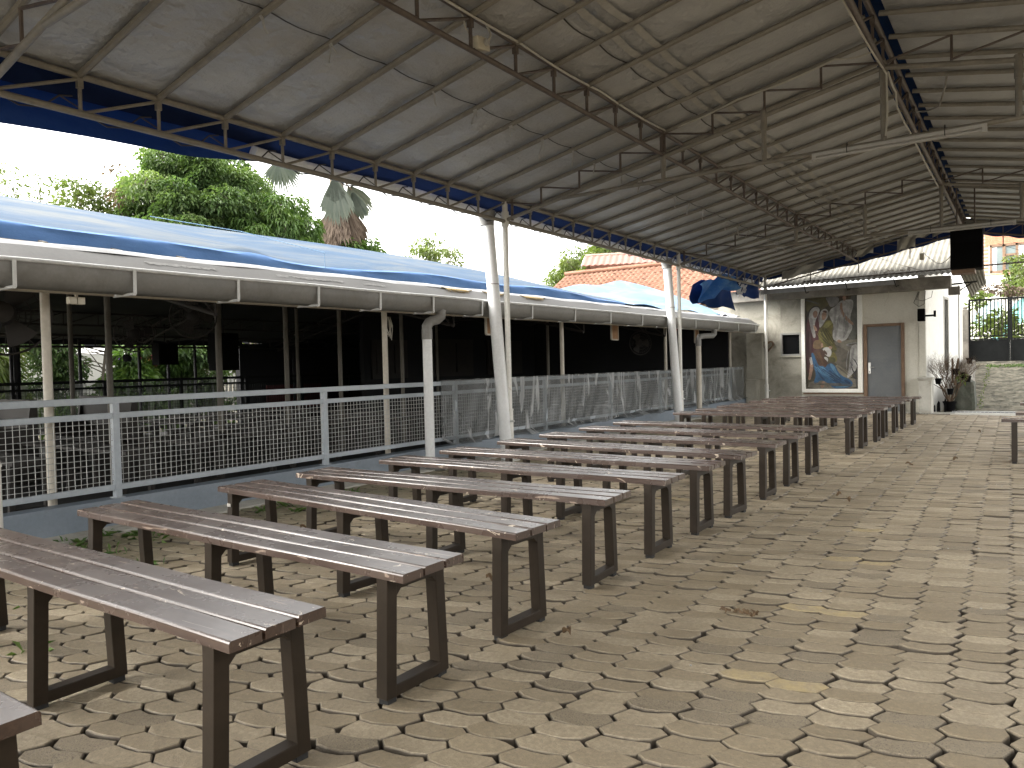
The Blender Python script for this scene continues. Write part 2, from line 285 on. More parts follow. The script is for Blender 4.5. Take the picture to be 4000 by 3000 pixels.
# ------------------------------------------------------------------ mesh builder
class MB:
    def __init__(s): s.v, s.f, s.mi = [], [], []
    def add(s, v, f, mi=0):
        o = len(s.v); s.v += [tuple(p) for p in v]; s.f += [tuple(i + o for i in q) for q in f]; s.mi += [mi] * len(f); return s
    def box(s, c, d, rot=None, mi=0):
        x, y, z = d[0] / 2, d[1] / 2, d[2] / 2
        p = [Vector(q) for q in ((-x, -y, -z), (x, -y, -z), (x, y, -z), (-x, y, -z), (-x, -y, z), (x, -y, z), (x, y, z), (-x, y, z))]
        if rot: p = [rot @ q for q in p]
        c = Vector(c)
        return s.add([q + c for q in p], [(0, 3, 2, 1), (4, 5, 6, 7), (0, 1, 5, 4), (1, 2, 6, 5), (2, 3, 7, 6), (3, 0, 4, 7)], mi)
    def bb(s, x0, x1, y0, y1, z0, z1, mi=0):
        return s.box(((x0 + x1) / 2, (y0 + y1) / 2, (z0 + z1) / 2), (x1 - x0, y1 - y0, z1 - z0), None, mi)
    def bar(s, p, q, w, h, up=(0, 0, 1), mi=0):
        p, q = Vector(p), Vector(q); d = q - p; L = d.length; d.normalize()
        u = Vector(up); a = d.cross(u)
        if a.length < 1e-4: a = d.cross(Vector((0, 1, 0)))
        a.normalize(); b = a.cross(d)
        v = []
        for e in (p, q):
            for i, j in ((-1, -1), (1, -1), (1, 1), (-1, 1)): v.append(e + a * (i * w / 2) + b * (j * h / 2))
        return s.add(v, [(0, 1, 2, 3), (7, 6, 5, 4), (0, 4, 5, 1), (1, 5, 6, 2), (2, 6, 7, 3), (3, 7, 4, 0)], mi)
    def path(s, pts, r, n=8, mi=0, cap=True):
        pts = [Vector(p) for p in pts]; k = len(pts)
        rr = r if isinstance(r, (list, tuple)) else [r] * k
        v = []; prev = None
        for i in range(k):
            d = (pts[min(i + 1, k - 1)] - pts[max(i - 1, 0)]).normalized()
            if prev is None:
                a = d.cross(Vector((0, 0, 1)))
                if a.length < 1e-3: a = d.cross(Vector((1, 0, 0)))
            else:
                a = prev - d * prev.dot(d)
                if a.length < 1e-4: a = d.cross(Vector((0, 0, 1)))
            a.normalize(); prev = a; b = d.cross(a)
            for j in range(n):
                t = 2 * math.pi * j / n
                v.append(pts[i] + a * (math.cos(t) * rr[i]) + b * (math.sin(t) * rr[i]))
        f = []
        for i in range(k - 1):
            for j in range(n):
                f.append((i * n + j, i * n + (j + 1) % n, (i + 1) * n + (j + 1) % n, (i + 1) * n + j))
        if cap: f.append(tuple(range(n - 1, -1, -1))); f.append(tuple((k - 1) * n + j for j in range(n)))
        return s.add(v, f, mi)
    def tube(s, p, q, r, n=10, r2=None, mi=0): return s.path([p, q], [r, r if r2 is None else r2], n, mi)
    def grid(s, fn, nu, nv, mi=0, wrap=False):
        v = [fn(i / nu, j / nv) for j in range(nv + 1) for i in range(nu + 1)]
        f = [(j * (nu + 1) + i, j * (nu + 1) + i + 1, (j + 1) * (nu + 1) + i + 1, (j + 1) * (nu + 1) + i) for j in range(nv) for i in range(nu)]
        return s.add(v, f, mi)
    def lathe(s, prof, n=16, c=(0, 0, 0), mi=0):
        v = []; k = len(prof)
        for r, z in prof:
            for j in range(n):
                t = 2 * math.pi * j / n; v.append((c[0] + r * math.cos(t), c[1] + r * math.sin(t), c[2] + z))
        f = [(i * n + j, i * n + (j + 1) % n, (i + 1) * n + (j + 1) % n, (i + 1) * n + j) for i in range(k - 1) for j in range(n)]
        f.append(tuple(range(n - 1, -1, -1))); f.append(tuple((k - 1) * n + j for j in range(n)))
        return s.add(v, f, mi)
    def prism(s, poly, fn, d0, d1, mi=0):
        """poly: 2D points, fn(u, v, depth) -> 3D"""
        n = len(poly)
        v = [fn(p[0], p[1], d0) for p in poly] + [fn(p[0], p[1], d1) for p in poly]
        f = [tuple(range(n - 1, -1, -1)), tuple(range(n, 2 * n))] + [(i, (i + 1) % n, n + (i + 1) % n, n + i) for i in range(n)]
        return s.add(v, f, mi)
    def mesh(s, name, mats, smooth=False, bevel=0.0, solid=0.0):
        me = bpy.data.meshes.new(name); me.from_pydata([tuple(p) for p in s.v], [], s.f)
        for m in (mats if isinstance(mats, (list, tuple)) else [mats]): me.materials.append(m)
        if any(s.mi): me.polygons.foreach_set('material_index', s.mi)
        bm = bmesh.new(); bm.from_mesh(me)
        if not solid: bmesh.ops.recalc_face_normals(bm, faces=bm.faces)
        if solid:
            bmesh.ops.recalc_face_normals(bm, faces=bm.faces)
            bmesh.ops.solidify(bm, geom=list(bm.faces), thickness=solid)
        if bevel:
            ed = [e for e in bm.edges if len(e.link_faces) == 2 and e.calc_face_angle(0) > 0.5]
            bmesh.ops.bevel(bm, geom=ed, offset=bevel, segments=2, profile=0.6, affect='EDGES', clamp_overlap=True)
        bm.to_mesh(me); bm.free()
        if smooth:
            me.polygons.foreach_set('use_smooth', [True] * len(me.polygons))
            try: me.set_sharp_from_angle(angle=R(40))
            except Exception: pass
        me.update()
        return me
    def ob(s, name, mats, parent=None, smooth=False, bevel=0.0, solid=0.0, loc=(0, 0, 0), rot=(0, 0, 0)):
        return link(name, s.mesh(name, mats, smooth, bevel, solid), parent, loc, rot)
def link(name, me, parent=None, loc=(0, 0, 0), rot=(0, 0, 0)):
    o = bpy.data.objects.new(name, me); COL.objects.link(o)
    o.location = loc; o.rotation_euler = rot
    if parent is not None: o.parent = parent
    return o
def tag(o, label=None, cat=None, group=None, kind=None):
    for k, v in (('label', label), ('category', cat), ('group', group), ('kind', kind)):
        if v: o[k] = v
    return o
def thing(name, label, cat, loc=(0, 0, 0), rz=0.0, group=None):
    return tag(link(name, None, None, loc, (0, 0, rz)), label, cat, group)
def rel(o, pt):      # world point into the local frame of a thing that only has a location
    return Vector(pt) - o.location
def copy_tree(o, parent=None):
    c = o.copy(); COL.objects.link(c)
    if parent is not None: c.parent = parent
    for ch in list(o.children): copy_tree(ch, c)
    return c
def gz(y):           # the yard drops a little towards the far building
    return 0.0 if y < 13.6 else -0.019 * (y - 13.6) if y < 17.6 else -0.076

def wob(mb, name, mats, parent, **k):        # geometry given in world coordinates, parented to a thing that is not rotated
    off = Vector((0, 0, 0)); p = parent
    while p is not None: off += p.location; p = p.parent
    return mb.ob(name, mats, parent, loc=-off, **k)
def at(name, me, parent, pos, rot=(0, 0, 0)):  # shared mesh placed at a world point under a thing
    off = Vector((0, 0, 0)); p = parent
    while p is not None: off += p.location; p = p.parent
    return link(name, me, parent, Vector(pos) - off, rot)

# ================================================================== GROUND
b = MB(); b.grid(lambda u, v: (-90 + 180 * u, -60 + 190 * v, -0.20), 4, 4)
tag(b.ob('ground', M['earth']), kind='structure')
# bedding soil under the pavers
def soil_z(x, y): return gz(y) - 0.034
b = MB(); b.grid(lambda u, v: (-5.5 + 10.5 * u, -5 + 22.6 * v, soil_z(0, -5 + 22.6 * v)), 4, 40)
pavement = tag(b.ob('pavement', M['soil']), kind='structure')

E1, E2, E3 = np.array((.028, .068)), np.array((.143, .039)), np.array((.0293, -.0251))
LA, LB, LO = np.array((-.0013, .0931)), np.array((.172, .014)), np.array((-.914, 2.515))
outline = [np.zeros(2), E1, E1 + E2 / 3 + (0.003, -.010), E1 + E2 * 2 / 3 + (0.003, -.009), E1 + E2, E1 + E2 + E3, E2 + E3,
           E3 + E2 * 2 / 3 + (0.003, -.009), E3 + E2 / 3 + (0.003, -.010), E3]
outline = np.array(outline); CEN = outline.mean(0)
prng = np.random.default_rng(5)
def paver_variant(kind):
    q = (outline - CEN)
    q = q * np.array((.970, .936)) * prng.uniform(.978, 1.018, 2) + prng.normal(0, .0027, q.shape)
    if prng.random() < .45: q[prng.integers(0, 10)] *= prng.uniform(.82, .93)      # knocked corner
    ring0 = np.c_[q, np.full(10, -.045)]; ring1 = np.c_[q * .995, np.full(10, -.0055)]
    ring2 = np.c_[q * np.array((.956, .920)), np.zeros(10) + prng.normal(0, .0007, 10)]
    v = np.vstack((ring0, ring1, ring2))
    f = [tuple(range(20, 30))[::-1]]
    for r in (0, 10):
        for k in range(10): f.append((r + k, r + (k + 1) % 10, r + 10 + (k + 1) % 10, r + 10 + k)[::-1])
    c = {'n': (prng.uniform(0, 1), prng.uniform(0, .12), 0), 'r': (prng.uniform(0, .4), prng.uniform(.75, 1), 0), 'y': (.7, .1, 1.0)}[kind]
    return v, f, c
VAR = [paver_variant('n') for _ in range(28)] + [paver_variant('r') for _ in range(4)] + [paver_variant('y') for _ in range(2)]
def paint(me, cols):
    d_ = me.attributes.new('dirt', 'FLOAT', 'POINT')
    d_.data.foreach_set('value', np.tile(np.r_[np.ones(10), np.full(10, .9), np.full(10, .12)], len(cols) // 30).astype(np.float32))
    a = me.color_attributes.new('paver', 'FLOAT_COLOR', 'POINT')
    a.data.foreach_set('color', np.c_[cols, np.ones(len(cols))].astype(np.float32).ravel())
VMESH = []
for v, f, c in VAR:
    me = bpy.data.meshes.new('paver'); me.from_pydata(v.tolist(), [], f); me.materials.append(M['paver'])
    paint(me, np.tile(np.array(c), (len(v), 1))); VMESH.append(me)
YEL = {(0, 0), (1, 0), (0, 9), (1, 9), (0, 19), (1, 19), (0, 28), (-9, 34), (-8, 34)}
cells = []
for i in range(-40, 40):
    for j in range(-90, 180):
        p = LO + i * LB + j * LA + CEN
        if -5.20 < p[0] < 3.2 and -2.5 < p[1] < 16.9: cells.append((i, j, p))
def view(x, y, z):
    d = Vector((x, y, z)) - Vector((0, 0, HC)); w = d.dot(_F2)
    if w < .1: return None
    return (.5 + 2856.46 / 4000 * d.dot(_R3) / w, .5 - 2856.46 / 3000 * d.dot(_U3) / w, w)
near = []
for k, (i, j, p) in enumerate(cells):
    q = view(p[0], p[1], 0)
    if q and -.01 < q[0] < 1.01 and .2 < q[1] < 1.01: near.append((q[2], k))
near = {k for _, k in sorted(near)[:300]}
bv, bf, bc, o = [], [], [], 0
for k, (i, j, p) in enumerate(cells):
    if (i, j) in YEL: t = 32 + prng.integers(0, 2)
    elif prng.random() < .10: t = 28 + prng.integers(0, 4)
    else: t = prng.integers(0, 28)
    z = gz(p[1]) + .004 * math.sin(p[0] * 1.7 + .5 * p[1]) * math.sin(p[1] * 2.1) + prng.normal(0, .0028)
    p = p + prng.normal(0, .0022, 2)
    rx, ry, rz = prng.normal(0, .022), prng.normal(0, .016), prng.normal(0, .022)
    if k in near:
        o_ = link('paver', VMESH[t], pavement, (p[0], p[1], z), (rx, ry, rz))
        continue
    v, f, c = VAR[t]
    cz, sz = math.cos(rz), math.sin(rz)
    w = np.c_[v[:, 0] * cz - v[:, 1] * sz + p[0], v[:, 0] * sz + v[:, 1] * cz + p[1], v[:, 2] + z + v[:, 1] * rx - v[:, 0] * ry]
    bv.append(w); bc.append(np.tile(np.array(c) + np.array((prng.normal(0, .1), 0, 0)), (len(v), 1))); bf += [tuple(n + o for n in q) for q in f]; o += len(v)
me = bpy.data.meshes.new('paver_field'); me.from_pydata(np.vstack(bv).tolist(), [], bf); me.materials.append(M['paver'])
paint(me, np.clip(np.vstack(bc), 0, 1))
tag(link('paver_field', me, pavement), kind='stuff')

# unseen brick building added to block light from the near right
sh_ = thing('shed', 'long dull brick shed along the near right side of the yard', 'building', (5.2, 0, 0))
b = MB(); b.bb(4.3, 4.5, -6, 6.0, -.1, 2.9); wob(b, 'wall', M['shed_wall'], sh_)
b = MB(); b.grid(lambda u, v: (4.0 + 4 * u, -6.3 + 12.6 * v, 2.86 + .9 * u), 2, 2); wob(b, 'roof', M['fibre'], sh_, solid=.04)  # roof of the unseen added light block
for k in range(3):
    b = MB(); b.bb(4.24, 4.299, -4.6 + k * 3.5, -2.6 + k * 3.5, .0, 2.2); wob(b, 'shutter', M['hall_wood'], sh_)
# pale kerb strip, drain channel, apron, ramp
b = MB(); b.grid(lambda u, v: (-5.49 + (.26 if u == 1 else .0) + .018 * u * math.sin(v * 90), -5 + 22.5 * v, gz(-5 + 22.5 * v) + .014), 1, 90)
tag(b.ob('kerb_strip', M['concrete'], solid=.05), kind='structure')
b = MB(); b.bb(-1.20, 5.0, 16.92, 17.52, -.13, -.062); b.bb(-1.20, 5.0, 17.92, 18.10, -.16, -.058)
tag(b.ob('apron', M['concrete'], bevel=.01), kind='structure')
b = MB(); b.bb(-6.2, -1.20, 16.92, 17.75, -.15, -.075)
tag(b.ob('doorstep', M['concrete']), kind='structure')
def ramp_z(y): return -.06 + .96 * min(1, max(0, (y - 18.1) / 6.6)) ** .95
b = MB(); b.grid(lambda u, v: (-1.45 + 7.5 * u, 18.1 + 12 * v, ramp_z(18.1 + 12 * v) + .016 * math.sin(u * 60 + 3 * math.sin(v * 31)) * math.sin(v * 95 + 2 * math.sin(u * 23)) + rng.uniform(-.008, .008)), 110, 160)
tag(b.ob('ramp', M['ramp']), kind='structure')
g = thing('drain_grate', 'long white slotted drain grate across the foot of the ramp', 'grate', (1.0, 17.72, -.06))
b = MB(); b.bb(-1.28, 4.0, 17.525, 17.915, -.22, -.068); wob(b, 'channel', M['black'], g)  # solid black just under the slats, painted shade of the drain
b = MB(); b.bb(-1.28, 4.0, 17.525, 17.545, -.067, -.055); wob(b, 'edge_bar', M['bracket'], g)
b = MB(); b.bb(-1.28, 4.0, 17.895, 17.915, -.067, -.055); wob(b, 'edge_bar', M['bracket'], g)
b = MB(); b.bar((0, -.17, 0), (.0, .17, 0), .013, .006); gb = b.mesh('slat', M['gutter_lip'])
for k in range(76): at('slat', gb, g, (-1.25 + k * .069, 17.72, -.058))
g = thing('drain_slot', 'narrow dark drain slot in front of the plastered pillar', 'drain', (-1.7, 16.86, -.06))
b = MB(); b.bb(-2.1, -1.24, 16.84, 16.905, -.075, -.054); wob(b, 'slot_frame', M['black'], g)
b = MB(); b.bb(-.012, .012, -.03, .03, -.004, .004); gb = b.mesh('slat', M['dark_concrete'])
for k in range(18): at('slat', gb, g, (-2.07 + k * .048, 16.872, -.05))

# ================================================================== CANOPY
EX, EZT, EZB = -4.94, 3.03, 2.79          # eave truss
SL = .2                                   # roof slope
RX, Y0, YE, DY = -1.0, 2.2975, 17.36, .5196
XC = -0.98                                # ridge plane (symmetry)
def zt(x): return EZT + SL * (min(x, 2 * XC - x) - EX)
def zb(x): return zt(x) - .225
XRE = 1.52                                # right eave, unseen, drawn in near the ridge to let in light
def MX(x): return XC + (XC - x) * (XRE - XC) / (XC - EX)
KS = [k for k in range(-10, 30) if Y0 + k * DY < YE + .05]
canopy = thing('canopy', 'wide steel pipe canopy lined with silver foil over the paved yard', 'canopy', (XC, 7, 0))
YA, YB = Y0 + KS[0] * DY, Y0 + KS[-1] * DY
b = MB(); b.tube((EX, 0, EZT), (XC - .05, 0, zt(XC - .05)), .0225, 8); pl = b.mesh('purlin', M['pipe'], smooth=True)
b = MB(); b.tube((XRE, 0, zt(XRE)), (XC + .05, 0, zt(XC + .05)), .0225, 8); pr_ = b.mesh('purlin', M['pipe'], smooth=True)
for k in KS:
    at('purlin', pl, canopy, (0, Y0 + k * DY, 0)); at('purlin', pr_, canopy, (0, Y0 + k * DY, 0))
def long_truss(x, zt_, zb_, mat_, r=.022, extra=None):
    tr = link('truss', None, canopy, Vector((x, 0, 0)) - canopy.location)
    for z, rr in ((zt_, r), (zb_, r)):
        b = MB(); b.tube((x, YA, z), (x, YB, z), rr, 10); wob(b, 'chord', M[mat_], tr, smooth=True)
    b = MB(); b.tube((0, 0, zb_), (0, 0, zt_), .013, 6); b.box((0, 0, zt_ - .05), (.034, .034, .06)); vm = b.mesh('upright', M[mat_], smooth=True)
    b = MB(); b.tube((0, 0, zb_), (0, DY, zt_ - .02), .0115, 6); dm = b.mesh('diagonal', M[mat_], smooth=True)
    for k in KS:
        at('upright', vm, tr, (x, Y0 + k * DY, 0))
        if k != KS[-1]: at('diagonal', dm, tr, (x, Y0 + k * DY, 0))
    return tr
long_truss(EX, EZT, EZB, 'pipe')
long_truss(-2.98, zt(-2.98), zb(-2.98) , 'pipe_dark', .020)
long_truss(XC, zt(XC) + .0, zb(XC) - .03, 'pipe_dark', .024)
long_truss(XRE, zt(XRE), zb(XRE), 'pipe')
TIEZ = 2.975
def cross_truss(y):
    tr = link('cross_truss', None, canopy, Vector((0, y, 0)) - canopy.location)
    for sgn in (0, 1):
        X = (lambda x: x) if sgn == 0 else MX
        b = MB(); b.tube((X(EX), y, zb(X(EX))), (XC, y, zb(XC) - .03), .0215, 10); wob(b, 'lower_chord', M['pipe'], tr, smooth=True)
        nn = 8 if sgn == 0 else 5; xs = [EX + (XC - EX) * k / nn for k in range(nn + 1)]
        for k in range(1, nn):
            b = MB(); b.tube((X(xs[k]), y, zb(X(xs[k]))), (X(xs[k]), y, zt(X(xs[k]))), .0115, 6); wob(b, 'upright', M['pipe_dark'], tr, smooth=True)
        for k in range(nn):
            b = MB(); b.tube((X(xs[k]), y, zt(X(xs[k])) - .02), (X(xs[k + 1]), y, zb(X(xs[k + 1])) + .01), .010, 6); wob(b, 'diagonal', M['pipe_dark'], tr, smooth=True)
    xa, xb_ = -4.17, XRE
    b = MB(); b.tube((xa, y, TIEZ - .03), (xb_, y, TIEZ - .03), .020, 10); wob(b, 'tie_pipe', M['pipe'], tr, smooth=True)
    for x in (-2.98, -1.98, XC, -.035, XRE):
        b = MB(); b.tube((x, y, TIEZ - .03), (x, y, zb(x) - (.03 if x == XC else 0)), .024, 8); b.tube((x, y, zb(x) - .16), (x, y, zb(x) + .02), .030, 8)
        wob(b, 'hanger', M['pipe'], tr, smooth=True)
    for x in (EX + .05,):   # stiff posts at the column heads
        for dx in (-.045, .045):
            b = MB(); b.tube((x + dx, y, EZB), (x + dx, y, EZT), .018, 8); wob(b, 'stiffener', M['pipe_dark'], tr, smooth=True)
    for dx in (-.04, .04):
        b = MB(); b.tube((-2.98, y + dx, zb(-2.98) - .02), (-2.98, y + dx, zt(-2.98)), .016, 8); wob(b, 'stiffener', M['pipe_dark'], tr, smooth=True)
for k in (-1, 9, 19): cross_truss(Y0 + k * DY)
# light gable truss at the far end
tr = link('gable_truss', None, canopy, Vector((0, YE, 0)) - canopy.location)
for sgn in (0, 1):
    X = (lambda x: x) if sgn == 0 else MX
    b = MB(); b.tube((X(EX), YE, zb(X(EX))), (XC, YE, zb(XC)), .016, 8); wob(b, 'lower_chord', M['pipe_dark'], tr, smooth=True)
    for k in range(1, 8):
        x = EX + (XC - EX) * k / 8
        b = MB(); b.tube((X(x), YE, zb(X(x)) - (.25 if k % 2 == 0 else 0)), (X(x), YE, zt(X(x))), .011, 6); wob(b, 'upright', M['pipe_dark'], tr, smooth=True)
        b = MB(); b.tube((X(x), YE, zt(X(x))), (X(x + .49), YE, zb(X(x + .49))), .009, 6); wob(b, 'diagonal', M['pipe_dark'], tr, smooth=True)
b = MB(); b.tube((-4.1, YE, 2.86), (XRE, YE, 2.90), .015, 8); wob(b, 'tie_pipe', M['pipe_dark'], tr, smooth=True)
# columns
for y, zlo in ((Y0 - DY - .045, 0), (Y0 + 9 * DY, 0), (Y0 + 19 * DY, 0), (YE, gz(YE))):
    for x in (EX - .01, XRE + .01):
        c = link('column', None, canopy, Vector((x, y, zlo)) - canopy.location)
        b = MB(); b.tube((x, y, zlo + .5), (x, y, zt(x) + .01), .033, 14); b.tube((x, y, zb(x) - .07), (x, y, zb(x) + .1), .045, 14)
        wob(b, 'shaft', M['white_post'], c, smooth=True)
        b = MB(); b.tube((x, y, zlo), (x, y, zlo + .60), .043, 14); b.tube((x, y, zlo + .59), (x, y, zlo + .61), .047, 14); b.box((x, y, zlo + .006), (.16, .16, .012))
        wob(b, 'sleeve', M['white_post'], c, smooth=True)
        b = MB(); b.tube((x + .03, y - .03, zlo + .47), (x + .085, y - .03, zlo + .47), .010, 8); b.tube((x + .06, y - .03, zlo + .47), (x + .072, y - .03, zlo + .47), .016, 6)
        wob(b, 'bolt', M['steel'], c, smooth=True)
# foil sheets, one per width of material
SEAM = [-4.97, -3.73, -2.605, -1.13]
def foil(x0, x1, mirror):
    ny = len(KS) * 5
    ph = rng.random() * 6
    def fn(u, v):
        x = x0 + (x1 - x0) * u; y = YA - .1 + (YB - YA + .2) * v
        fr = ((y - Y0) / DY) % 1.0
        sag = -.020 * math.sin(math.pi * fr) * math.sin(math.pi * u) + .020
        # foil bellies down beside the middle truss
        sag += -.018 * math.exp(-((x + 2.75) / .12) ** 2) * math.sin(math.pi * fr)
        sag += .004 * math.sin(9 * x + ph) * math.sin(3.1 * y + ph)
        q = MX(x) if mirror else x
        return (q, y, zt(q) + .012 + sag)
    b = MB(); b.grid(fn, 14, ny)
    o = wob(b, 'foil_sheet', M['foil'], canopy, smooth=True); return o
for m_ in (False, True):
    for a_, b_ in zip(SEAM[:-1], SEAM[1:]): foil(a_ - .006, b_ + .006, m_)
# dark laps over the seams, tape band, tie strips
for m_ in (False,):
    X = MX if m_ else (lambda x: x)
    for sx_ in SEAM[1:3]:
        def fn(u, v):
            y = YA + (YB - YA) * v; fr = ((y - Y0) / DY) % 1.0; x = sx_ + .012 * (u - .5) - .02 * math.sin(math.pi * fr)
            return (X(x), y, zt(X(x)) + .021 - .010 * math.sin(math.pi * fr))
        b = MB(); b.grid(fn, 1, len(KS) * 5); wob(b, 'seam', M['dark_cable'], canopy)
    for off in (.10, .26):
        def fn(u, v):
            y = YA + (YB - YA) * v; fr = ((y - Y0) / DY) % 1.0
            x = SEAM[2] + off + .055 * u + .010 * math.sin(y * 5 + off * 30)
            return (X(x), y, zt(X(x)) + .010 - .018 * math.sin(math.pi * fr))
        b = MB(); b.grid(fn, 2, len(KS) * 5); wob(b, 'tape', M['foil_tape'], canopy)
for k in range(-1, 24):
    if k in (3, 12, 16): continue
    y = Y0 + k * DY; x = SEAM[1] + rng.uniform(-.03, .03); z = zt(x) - .02; L = rng.uniform(.05, .19)
    b = MB(); w = rng.uniform(.015, .03); dx, dy = rng.uniform(-.05, .05), rng.uniform(-.05, .05)
    b.grid(lambda u, v: (x + w * (u - .5) * (1 - .5 * v) + dx * v + .008 * math.sin(6 * v), y - .025 + dy * v * v, z - L * v), 2, 5)
    if rng.random() < .6: b.grid(lambda u, v: (x + .02 + w * (u - .5) * (1 - .7 * v) + (dx + .03) * v, y - .03, z - L * .6 * v), 2, 4)
    wob(b, 'tie_strip', M['foil_tape'], canopy, solid=.001)
# blue cover showing through the open ridge, navy valances
b = MB(); b.grid(lambda u, v: (XC - .5 + 1.0 * u, YA - .1 + (YB - YA + .2) * v, zt(XC) + .11 - .12 * abs(u - .5) * 2), 4, 60)
wob(b, 'ridge_cover', M['tarp_blue'], canopy, solid=.004)
for m_ in (False, True):
    X = MX if m_ else (lambda x: x)
    b = MB(); b.grid(lambda u, v: (X(EX - .055 - .03 * u + .010 * math.sin(v * 120 + u * 2)), YA + (YB - YA) * v, zt(X(EX)) + .045 - .165 * u - .010 * math.sin(v * 57) * u), 5, 300)
    wob(b, 'valance', M['navy'], canopy, smooth=True)
    b = MB(); b.grid(lambda u, v: (X(EX - .10 + (XC - EX + .1) * u), YA - .1 + (YB - YA + .2) * v, zt(X(EX + (XC - EX) * u)) + .075), 10, 30)
    wob(b, 'top_cover', M['tarp_blue'], canopy, solid=.004)
for m_ in (False, True):
    X = MX if m_ else (lambda x: x)
    b = MB(); b.grid(lambda u, v: (X(EX + (XC - EX) * u), YE + .05 + .012 * math.sin(u * 30 + v), zt(X(EX + (XC - EX) * u)) + .05 - v * (.10 + .22 * min(1, u * 2.2)) - .012 * math.sin(u * 41) * v), 60, 4)
    wob(b, 'gable_valance', M['navy'], canopy, smooth=True)
# torn flaps of foil at the far gable
for x0, w, h in ((-4.55, .9, .20), (-3.2, .55, .16), (-2.2, .34, .27), (-1.95, .5, .12), (-1.55, .75, .17)):
    b = MB(); b.grid(lambda u, v: (x0 + w * u, YE - .06 - .05 * v + .02 * math.sin(u * 9 + v * 4), zt(x0 + w * u) + .01 - h * v + .02 * math.sin(u * 13 + x0)), 12, 6)
    wob(b, 'foil_flap', M['foil_tape'], canopy, solid=.002)
# bright blue apron outside the eave, near part only
b = MB()
def fn(u, v):
    y = -1.5 + 5.27 * v; drop = .36 - (.062 * (y - 1.9) if y > 1.9 else 0) - (.10 * (y - 3.2) if y > 3.2 else 0)
    return (EX - .10 - .16 * u - .015 * math.sin(y * 2 + u), y, EZT + .02 - drop * u + .008 * math.sin(y * 3.1) * u)
b.grid(fn, 8, 60)
tag(b.ob('eave_tarp', M['tarp_blue'], smooth=True, solid=.003), 'bright blue tarpaulin flap hanging outside the near end of the canopy eave', 'tarpaulin')
# eave gutter and its leaning downpipes
EG = thing('eave_gutter', 'large cream half-round gutter slung outside the canopy eave with leaning white downpipes', 'gutter', (-5.12, 7, 2.8))
def gut(u, v):
    a = math.pi * (1.02 * u - .01); y = 3.72 + 13.2 * v
    return (-5.14 - .085 * math.cos(a), y, 2.955 - .012 * v - .105 * math.sin(a) + .004 * math.sin(y * 4))
b = MB(); b.grid(gut, 12, 40); wob(b, 'trough', M['white_pipe'], EG, smooth=True, solid=.004)
b = MB(); b.prism([(.085 * math.cos(math.pi * k / 12), -.105 * math.sin(math.pi * k / 12)) for k in range(13)], lambda u, v, d: (-5.14 + u, d, 2.955 + v), 3.705, 3.719); wob(b, 'end_cap', M['white_pipe'], EG)
for y in (Y0 + 9 * DY, Y0 + 19 * DY):
    b = MB(); b.tube((-5.10, y - .14, 2.80), (-4.975, y - .03, 0.02), .073, 20)
    wob(b, 'downpipe', M['white_pipe'], EG, smooth=True)
    b = MB(); b.lathe([(.083, 0), (.086, .06), (.098, .085), (.098, .17)], 20, (-5.105, y - .145, 2.74)); wob(b, 'collar', M['gutter'], EG, smooth=True)
    b = MB(); b.lathe([(.0745, 0), (.0745, .008)], 20, (-5.062, y - .112, 2.06)); wob(b, 'ring_mark', M['pipe_dark'], EG)
# loops of cable and wire ties along the eave
b = MB()
for k in range(-1, 26):
    y = Y0 + k * DY
    b.path([(EX - .02, y + .05, EZB + .01), (EX - .03, y + .18, EZB - .028 - .01 * rng.random()), (EX - .03, y + .30, EZB - .01), (EX - .055, y + .42, EZB + .10), (EX - .06, y + .5, EZB + .12)], .006, 5)
    b.path([(EX - .055, y + .42, EZB + .10), (EX - .02, y + .60, EZB + .01)], .005, 5)
tag(b.ob('lashing_cord', M['dark_cable'], smooth=True), 'dark cord laced along the bottom pipe of the canopy eave', 'cord')

# ================================================================== HALL (dark open hall on the left)
hall = thing('hall', 'dark open-sided hall with cream posts under blue covered roofs', 'building', (-9.5, 7, 0))
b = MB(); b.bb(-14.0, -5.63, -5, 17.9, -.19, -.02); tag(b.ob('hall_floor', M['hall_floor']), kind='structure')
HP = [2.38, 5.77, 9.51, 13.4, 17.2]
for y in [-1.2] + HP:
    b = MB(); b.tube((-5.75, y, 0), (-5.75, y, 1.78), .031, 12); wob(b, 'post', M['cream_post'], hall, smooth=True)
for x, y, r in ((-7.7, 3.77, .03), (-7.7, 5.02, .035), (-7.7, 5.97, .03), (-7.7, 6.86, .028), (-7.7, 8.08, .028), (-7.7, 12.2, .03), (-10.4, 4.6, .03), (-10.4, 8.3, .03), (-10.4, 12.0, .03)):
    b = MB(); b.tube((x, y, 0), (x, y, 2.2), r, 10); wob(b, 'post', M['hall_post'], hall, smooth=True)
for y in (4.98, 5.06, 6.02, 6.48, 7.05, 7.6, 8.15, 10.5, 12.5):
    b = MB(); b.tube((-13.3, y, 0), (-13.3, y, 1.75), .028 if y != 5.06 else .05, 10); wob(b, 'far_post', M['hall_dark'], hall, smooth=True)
# eave pipe of the hall with its little brackets
b = MB(); b.tube((-5.42, -4, 1.66), (-5.42, 17.5, 1.78), .016, 10); wob(b, 'eave_pipe', M['cream_post'], hall, smooth=True)
b = MB(); b.tube((-5.60, -4, 1.74), (-5.60, 17.5, 1.85), .016, 8); wob(b, 'eave_pipe', M['cream_post'], hall, smooth=True)
for k in range(40):
    y = -3.8 + k * .54; z = 1.66 + (y + 4) * .00558
    b = MB(); b.tube((-5.42, y, z), (-5.60, y + .05, z + .08), .009, 6); b.tube((-5.42, y, z), (-5.60, y + .27, z + .08), .008, 6); wob(b, 'lattice', M['cream_post'], hall)
